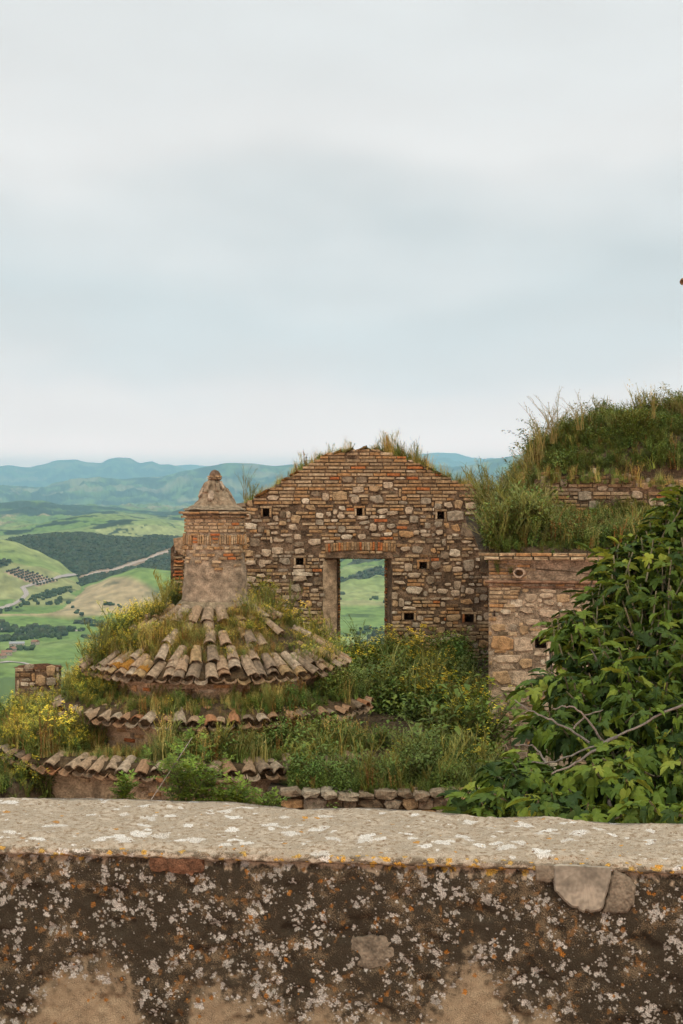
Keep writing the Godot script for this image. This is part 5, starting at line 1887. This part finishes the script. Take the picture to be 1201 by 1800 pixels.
	for i in 4200:
		var x := rnd(3.0, 8.0)
		var t := rnd(0.02, 0.72)
		var p := Vector3(x, mound(x, t), lerpf(-23.72 + (x - 3.2) * 0.12, -28.0, t))
		if t > 0.40 and rng.randf() < 0.55 or x < 3.5:
			sky.append(p)
		else:
			md.append(p)
	grow("mound_weeds", "leafy weeds on the front of the earth mound", md, {"shrub": 9, "nettle": 4, "grass": 1.2, "fennel": 1.2, "dock": 0.7}, 0.12, 0.36)
	grow("mound_grass", "dry grass and wiry stalks along the top of the earth mound", sky, {"straw": 4, "fennel": 3, "broom": 6, "grass": 2, "nettle": 2, "shrub": 4, "dock": 1.5}, 0.18, 0.52)
	var hang := []
	for i in 170:
		var hx := rnd(3.2, 6.2)
		hang.append(Vector3(hx, 0.60 + rnd(-0.12, 0.06) - maxf(0.0, hx - 4.4) * 0.12, -23.56 + (hx - 3.2) * 0.12 + rnd(0.0, 0.12)))
	grow("hanging_weeds", "weeds hanging over the top of the upper wall", hang, {"grass": 4, "dock": 2, "straw": 2}, 0.1, 0.25)

# ---- the fig tree in front of the house, the elder bushes, and single plants that stand out
func fig_leaf(k: int) -> ArrayMesh:
	var key := "fig" + str(k)
	if pieces.has(key):
		return pieces[key]
	var r := RandomNumberGenerator.new()
	r.seed = 300 + k
	var b := MB.new()
	var deep := [0.8, 0.5, 1.05, 0.25][k % 4] as float
	var half := [[0.0, 0.02], [0.16, -0.07], [0.34, 0.02], [0.42, 0.20], [0.34, 0.31], [0.30 - 0.10 * deep, 0.36], [0.36, 0.50], [0.42, 0.66], [0.33, 0.76], [0.24, 0.68], [0.20 - 0.09 * deep, 0.60], [0.17, 0.78], [0.12, 0.95], [0.0, 1.08]]
	var curl := r.randf_range(0.15, 0.50)
	var fold := r.randf_range(0.10, 0.45)
	var bend := func(x: float, z: float) -> Vector3:
		return Vector3(x * (1.0 - fold * 0.25), absf(x) * fold - curl * z * z * 0.6 - absf(x) * x * x * 1.5 + sin(z * 9.0 + x * 4.0) * 0.018, z * (1.0 - curl * 0.2))
	for side in [-1.0, 1.0]:
		var spine := [0.0, 0.30, 0.52, 0.75, 1.08]
		for i in half.size() - 1:
			var p: Array = half[i]
			var q: Array = half[i + 1]
			var c: float = 0.28 if i < 5 else 0.46 if i < 10 else 0.66
			var tone := Color(1, 1, 1) * r.randf_range(0.90, 1.08)
			b.tri(bend.call(0.0, c), bend.call(p[0] * side, p[1]), bend.call(q[0] * side, q[1]), tone)
			if i == 4 or i == 9:
				b.tri(bend.call(0.0, c), bend.call(q[0] * side, q[1]), bend.call(0.0, 0.46 if i == 4 else 0.66), tone)
	b.tube([Vector3(0, 0.03, -0.42), Vector3(0, 0.02, -0.2), Vector3(0, 0.0, 0.04)], [0.016, 0.014, 0.012], 3, Color(1.5, 1.5, 1.2))
	b.tube([Vector3(0, 0.012, 0.0), bend.call(0.0, 0.5) + Vector3(0, 0.008, 0), bend.call(0.0, 1.0)], [0.012, 0.009, 0.003], 3, Color(1.55, 1.5, 1.25))
	pieces[key] = b.done()
	return pieces[key]

func fig_mat(k: int) -> StandardMaterial3D:
	var c: Color = [Color(0.046, 0.080, 0.011), Color(0.082, 0.124, 0.014), Color(0.022, 0.044, 0.009), Color(0.150, 0.185, 0.024)][k]
	var m := mat("fig_leaf_" + ["green", "bright", "deep", "young"][k], c, 1.0, 0.0, "", true, 0.5)
	m.roughness = 0.6
	m.metallic_specular = 0.24
	return m

func make_fig() -> void:
	var base := Vector3(2.75, -4.75, -9.6)
	var t := thing("fig_tree", "large fig tree with lobed green leaves and bare grey boughs beside the house", "tree", base)
	var bark := mat("fig_bark", Color(0.24, 0.21, 0.175), 0.3, 1.0, "grain")
	var limb := func(list: Array, r0: float, r1: float, m: Material) -> void:
		var pts := []
		for q in list:
			pts.append(at(q[0], q[1], q[2]) - base)
		var sm := []
		for i in pts.size() - 1:
			for k in 4:
				var p: Vector3 = pts[i].cubic_interpolate(pts[i + 1], pts[maxi(i - 1, 0)], pts[mini(i + 2, pts.size() - 1)], k / 4.0)
				sm.append(p + Vector3(rnd(-1, 1), rnd(-1, 1), rnd(-1, 1)) * 0.006)
		sm.append(pts[pts.size() - 1])
		var rr := []
		for i in sm.size():
			rr.append(lerpf(r0, r1, i / float(sm.size() - 1)))
		var b := MB.new()
		b.tube(sm, rr, 7, Color.WHITE)
		put("branch", b.done(), m, t)
	var tr := MB.new()
	tr.tube([Vector3(0, 0, 0), Vector3(0.05, 0.9, 0.1), Vector3(-0.05, 1.8, 0.2), Vector3(0.0, 2.6, 0.3), Vector3(-0.1, 3.4, 0.2)], [0.17, 0.14, 0.12, 0.09, 0.05], 9, Color.WHITE)
	put("trunk", tr.done(), bark, t)
	limb.call([[1330, 1165, 8.52], [1235, 1222, 8.15], [1150, 1262, 7.96], [1085, 1294, 7.86], [1020, 1322, 7.76], [965, 1341, 7.67], [935, 1340, 7.67]], 0.0080, 0.0035, bark)
	limb.call([[1085, 1294, 7.86], [1050, 1316, 7.67], [1010, 1342, 7.48], [970, 1360, 7.39]], 0.009, 0.004, bark)
	limb.call([[1062, 1305, 7.86], [1040, 1275, 7.86], [1015, 1248, 7.86], [996, 1242, 7.91], [972, 1246, 7.96]], 0.007, 0.003, bark)
	limb.call([[1036, 1304, 7.86], [1000, 1282, 7.96], [962, 1262, 8.05], [930, 1248, 8.15], [905, 1230, 8.24]], 0.007, 0.003, bark)
	limb.call([[1010, 1280, 7.96], [1030, 1258, 7.96], [1060, 1248, 7.96]], 0.006, 0.003, bark)
	limb.call([[960, 1343, 7.67], [945, 1318, 7.76], [930, 1310, 7.76], [905, 1310, 7.76]], 0.006, 0.003, bark)
	limb.call([[935, 1420, 7.87], [925, 1400, 7.87], [905, 1384, 7.87], [893, 1378, 7.87]], 0.008, 0.004, bark)
	limb.call([[1180, 1260, 9.6], [1130, 1180, 10.2], [1095, 1125, 10.5], [1082, 1080, 10.7], [1075, 1020, 10.8]], 0.028, 0.008, bark)
	limb.call([[1130, 1180, 10.2], [1115, 1130, 10.3], [1150, 1060, 10.5], [1148, 1010, 10.6], [1160, 930, 10.8]], 0.020, 0.007, bark)
	limb.call([[1125, 1125, 9.3], [1105, 1110, 9.2], [1085, 1085, 9.2]], 0.008, 0.004, bark)
	limb.call([[1180, 1205, 9.0], [1130, 1200, 8.9], [1090, 1190, 8.9], [1060, 1180, 8.9], [1035, 1130, 9.1]], 0.012, 0.004, bark)
	limb.call([[1201, 1170, 9.6], [1175, 1110, 9.9], [1180, 1060, 10.2], [1190, 980, 10.5]], 0.016, 0.006, bark)
	limb.call([[1040, 1240, 8.9], [1000, 1215, 9.2], [975, 1190, 9.3], [965, 1140, 9.4]], 0.012, 0.005, bark)
	limb.call([[960, 1440, 7.6], [958, 1410, 7.6], [940, 1370, 7.8]], 0.012, 0.006, bark)
	limb.call([[1075, 1440, 7.3], [1070, 1390, 7.5], [1076, 1340, 7.7]], 0.012, 0.006, bark)
	# sprays of leaves at the ends of twigs, all through the crown
	var leftline := [835, 1212, 860, 1188, 900, 1165, 935, 1120, 960, 1075, 985, 1050, 1010, 1062, 1050, 1030, 1075, 1005, 1095, 960, 1115, 968, 1150, 985, 1180, 950, 1205, 932, 1225, 955, 1245, 948, 1262, 928, 1285, 940, 1310, 926, 1332, 920, 1345, 868, 1365, 842, 1385, 822, 1410, 806, 1440, 800, 1480, 800]
	var boxes := []
	var leaves := []
	var tries := 0
	while boxes.size() < 980 and tries < 40000:
		tries += 1
		var py := rnd(838, 1475)
		var px := rnd(800, 1275)
		var edge := poly(leftline, py) - 6.0
		if tries % 3 == 0:
			px = edge + rnd(0.0, 60.0)
		if px < edge + 6.0:
			continue
		var inner := px - edge
		# openings through which the wall shows
		var gap := false
		for g in [[1120, 1280, 12], [1080, 1296, 12], [1040, 1312, 12], [1000, 1325, 12], [1160, 1262, 10], [1025, 1135, 14], [1018, 1165, 14], [985, 1165, 12], [1040, 1210, 8], [965, 1215, 18], [1000, 1240, 14], [985, 1310, 18], [950, 1300, 16], [1005, 1250, 14], [960, 1330, 10]]:
			if Vector2(px - g[0], py - g[1]).length() < g[2] + 9:
				gap = true
		if gap:
			continue
		var dep := lerpf(10.3, 7.4, clampf((py - 930.0) / 480.0, 0.0, 1.0)) + rnd(-0.35, 1.0) * clampf(inner / 90.0, 0.1, 1.0)
		if py > 1340.0:
			dep = minf(dep, 8.4)
		var p := at(px, py, dep)
		var ok := true
		for q in boxes:
			if p.distance_squared_to(q) < 0.0064:
				ok = false
				break
		if ok:
			boxes.append(p)
	var mid := at(1150, 1230, 9.0)
	var twigs := MB.new()
	for p in boxes:
		var out: Vector3 = (p - mid).normalized()
		var dir := (out * 0.7 + Vector3(rnd(-0.5, 0.5), rnd(0.1, 0.8), rnd(-0.1, 0.6))).normalized()
		var root: Vector3 = p - dir * rnd(0.18, 0.34) - Vector3(0, 0.05, 0)
		twigs.tube([root - base, (root + p) * 0.5 - base + Vector3(0, -0.01, 0), p - base], [0.008, 0.007, 0.005], 4, Color.WHITE)
		var n := rng.randi_range(5, 8)
		var a0 := rnd(0, TAU)
		var young := rng.randf() < 0.22
		for i in n:
			var yaw := a0 + i * 2.4
			var pitch := lerpf(-1.25, 0.15, i / float(n)) + rnd(-0.35, 0.35)
			var z := Vector3(cos(yaw) * cos(pitch), sin(pitch), sin(yaw) * cos(pitch))
			z = (z + dir * 0.45).normalized()
			var x := Vector3.UP.cross(z).normalized()
			var y := z.cross(x)
			var s := 0.065 + 0.090 * pow(rng.randf(), 0.8) * (0.8 if young and i > n - 3 else 1.0)
			var bs := Basis(x, y, z) * Basis(Vector3(0, 0, 1), rnd(-0.6, 0.6)) * Basis.from_scale(Vector3(s * rnd(0.5, 0.95), s * rnd(0.9, 2.2), s))
			var tone: int = pick([5, 3, 3, 0.6]) if not young else pick([2, 4, 0, 2.5])
			leaves.append([p - dir * rnd(0.0, 0.10) + z * s * 0.45, bs, tone, p.z, rng.randi() % 4])
	put("twigs", twigs.done(), mat("fig_twig", Color(0.20, 0.185, 0.11), 0.3), t).set_meta("kind", "stuff")
	leaves.sort_custom(func(a, b): return a[3] > b[3])
	var rest := [[], [], [], []]
	var tint := [[], [], [], []]
	for i in leaves.size():
		var l: Array = leaves[i]
		var xf := Transform3D(l[1], l[0] - base)
		if i % 4 == 0 and i / 4 < 300:
			put("leaf", fig_leaf(l[4]), fig_mat(l[2]), t, xf)
		else:
			rest[l[4]].append(xf)
			var c: Color = fig_mat(l[2]).albedo_color.srgb_to_linear()
			tint[l[4]].append(c * rnd(0.85, 1.2))
	var fm := mat("fig_foliage", Color.WHITE, 1.0, 0.0, "", true, 0.5)
	fm.roughness = 0.6
	fm.metallic_specular = 0.24
	for k in 4:
		scatter("foliage", fig_leaf(k), fm, rest[k], tint[k], t)
	print("fig sprays ", boxes.size(), " leaves ", leaves.size())

func elder_spray(k: int) -> ArrayMesh:
	var key := "elder" + str(k)
	if pieces.has(key):
		return pieces[key]
	var keep := rng.state
	rng.seed = 700 + k
	var b := MB.new()
	var pts := [Vector3.ZERO, Vector3(0, 0.06, 0.5), Vector3(0, 0.02, 1.0)]
	b.tube(pts, [0.02, 0.016, 0.008], 3, Color(0.10, 0.14, 0.035))
	for i in 4:
		var p := along(pts, 0.3 + 0.2 * i)
		for s in [-1.0, 1.0]:
			leaf(b, p, PI / 2 - s * rnd(0.8, 1.3), rnd(-0.2, 0.35), rnd(0.36, 0.50), rnd(0.15, 0.22), Color(0.105, 0.160, 0.028) * rnd(0.7, 1.3))
	leaf(b, pts[2], PI / 2, 0.05, 0.46, 0.2, Color(0.10, 0.15, 0.026))
	rng.state = keep
	pieces[key] = b.done()
	return pieces[key]

func bush(label: String, px: float, py0: float, py1: float, d: float, wide: float, n: int) -> void:
	var crown := at(px, py1, d)
	var high := (py1 - py0) / F * d
	var base := Vector3(crown.x, ground(crown.x, crown.z), crown.z)
	var rise := maxf(crown.y - base.y, 0.0)
	var o := thing("elder_bush", label, "bush", base, 0.0, "elder bushes below the parapet")
	var xs := []
	var cs := []
	for i in n:
		var pts := stem(Vector3(rnd(-0.4, 0.4) * wide, rise, rnd(-0.3, 0.3) * wide), rnd(0, TAU), high * rnd(0.45, 1.0), rnd(0.1, 0.5), 5)
		var st := MB.new()
		st.tube([Vector3(pts[0].x * 0.4, -0.05, pts[0].z * 0.4), Vector3(pts[0].x * 0.7, rise * 0.5, pts[0].z * 0.7)] + pts, [0.016, 0.013, 0.010, 0.009, 0.007, 0.005, 0.003], 4, Color.WHITE)
		put("stem", st.done(), mat("elder_stem", Color(0.12, 0.12, 0.05), 0.3), o)
		for q in 16:
			var t := 0.15 + 0.85 * q / 15.0
			var p := along(pts, t)
			var yaw := q * 2.4 + rnd(-0.4, 0.4)
			var pitch := rnd(-0.2, 0.6) + t * 0.3
			var z := Vector3(cos(yaw) * cos(pitch), sin(pitch), sin(yaw) * cos(pitch))
			var x := Vector3.UP.cross(z).normalized()
			var s := rnd(0.09, 0.16)
			xs.append(Transform3D(Basis(x, z.cross(x), z) * Basis.from_scale(Vector3(s, s, s)), p))
			var g := rnd(0.7, 1.35)
			cs.append(Color(g * rnd(0.9, 1.15), g, g))
	for k in 2:
		var a := []
		var c := []
		for i in range(k, xs.size(), 2):
			a.append(xs[i]); c.append(cs[i])
		scatter("foliage", elder_spray(k), leaf_mat(), a, c, o)

# one plant that stands by itself: stalks with leaves, its flowers a part of their own
func single(called: String, label: String, category: String, kind: String, k: int, p: Vector3, h: float, wide: float, group := "", tint := Color.WHITE) -> void:
	var o := thing(called, label, category, p, rnd(0, TAU), group)
	plant(kind, k)
	var src: MB = pieces[kind + str(k) + "mb"]
	var green := MB.new()
	var gold := MB.new()
	for i in range(0, src.v.size(), 3):
		var c: Color = src.c[i]
		var to := gold if c.r > 0.5 else green
		for j in 3:
			to.v.append(src.v[i + j] * Vector3(wide, h, wide))
			to.c.append(src.c[i + j] * (tint if to == green else Color.WHITE))
	put("stalks_and_leaves", green.done(), leaf_mat(), o)
	if gold.v.size() > 0:
		put("flowers", gold.done(), leaf_mat(), o)

func make_singles() -> void:
	bush("largest elder bush with fresh green leaves in front of the broken tiles", 340, 1300, 1432, 15.6, 0.52, 17)
	bush("small elder bush to the right of the large one, under two broken tiles", 418, 1372, 1436, 15.4, 0.40, 9)
	bush("elder seedling low on the wall left of the leaning cane", 212, 1362, 1412, 16.8, 0.2, 3)
	bush("slender elder shoot standing up against the bare middle drum", 305, 1268, 1380, 16.4, 0.10, 3)
	bush("low elder bush close behind the parapet beside the retaining wall", 465, 1392, 1440, 15.2, 0.22, 4)
	var cane := MB.new()
	var c0 := at(262, 1412, 15.3)
	cane.tube([(c0 - at(300, 1352, 15.5)) * 3.9, Vector3.ZERO, (at(300, 1352, 15.5) - c0) + Vector3(0.01, 0, 0), at(338, 1296, 15.8) - c0], [0.008, 0.006, 0.005, 0.004], 6, Color.WHITE)
	var cn := put("cane", cane.done(), mat("dry_cane", Color(0.36, 0.31, 0.25), 0.3), self, Transform3D(Basis.IDENTITY, c0))
	tag(cn, "thin pale cane leaning against the large elder bush", "cane")
	single("roadside_weed", "tall wispy weed at the top left of the gable, nearest the lantern", "weed", "broom", 0, at(430, 878, 27.2), 0.78, 0.42)
	single("roadside_weed", "leafy weed rooted where the gable's left slope meets the lantern cap", "weed", "mustard", 1, at(444, 878, 27.1), 0.34, 0.36)
	single("roadside_weed", "thin seeding stalk standing just right of the gable's peak", "weed", "broom", 1, at(679, 796, 27.2), 0.50, 0.26)
	single("roadside_weed", "pale dry stalk halfway along the gable's right slope", "weed", "broom", 2, at(732, 812, 27.2), 0.56, 0.24)
	single("roadside_weed", "grass stalk left of the gable's peak with drooping head", "weed", "straw", 0, at(608, 794, 27.2), 0.36, 0.30)
	for q in [[948, 800, 1.0, 0.9, "wiry spray leaning out furthest over the edge of the mound"], [975, 780, 1.05, 0.8, "wiry spray second from the edge of the mound, against the sky"], [925, 842, 0.75, 0.8, "lower wiry spray beside the end of the upper wall"], [1020, 756, 0.75, 0.6, "dry brown spray rising where the mound levels off"], [1150, 736, 0.62, 0.4, "tall dark seed stalks on the top of the mound near the picture's edge"]]:
		single("wiry_spray", q[4], "weed", "broom", int(q[0]) % 3, at(q[0], q[1], 24.3), q[2], q[3], "", Color(1.1, 1.0, 0.85))
	single("wild_mustard", "yellow mustard at the low right end of the gable's slope", "mustard plant", "mustard", 0, at(848, 868, 26.9), 0.75, 0.40)
	single("wild_mustard", "yellow mustard growing beside the pale house's lower corner", "mustard plant", "mustard", 1, at(838, 1385, 18.6), 0.62, 0.66)
	single("wild_mustard", "yellow mustard left of the bush at the house corner", "mustard plant", "mustard", 2, at(800, 1390, 18.3), 0.48, 0.58)
	single("wild_mustard", "single yellow mustard in the bright grass of the courtyard", "mustard plant", "mustard", 0, at(700, 1360, 18.6), 0.46, 0.40)
	single("bush_in_window", "green bush growing up inside the gable's window at its lower left", "bush", "broom", 1, at(632, 1150, 27.35), 0.86, 0.62, "", Color(0.75, 0.95, 0.7))
	single("wild_mustard", "bushy mustard standing left of the lantern's foot", "mustard plant", "mustard", 1, at(296, 1080, 21.4), 0.50, 0.46)
	single("wild_mustard", "tall mustard right of the lantern's foot against the gable", "mustard plant", "mustard", 2, at(470, 1085, 21.3), 0.52, 0.62)
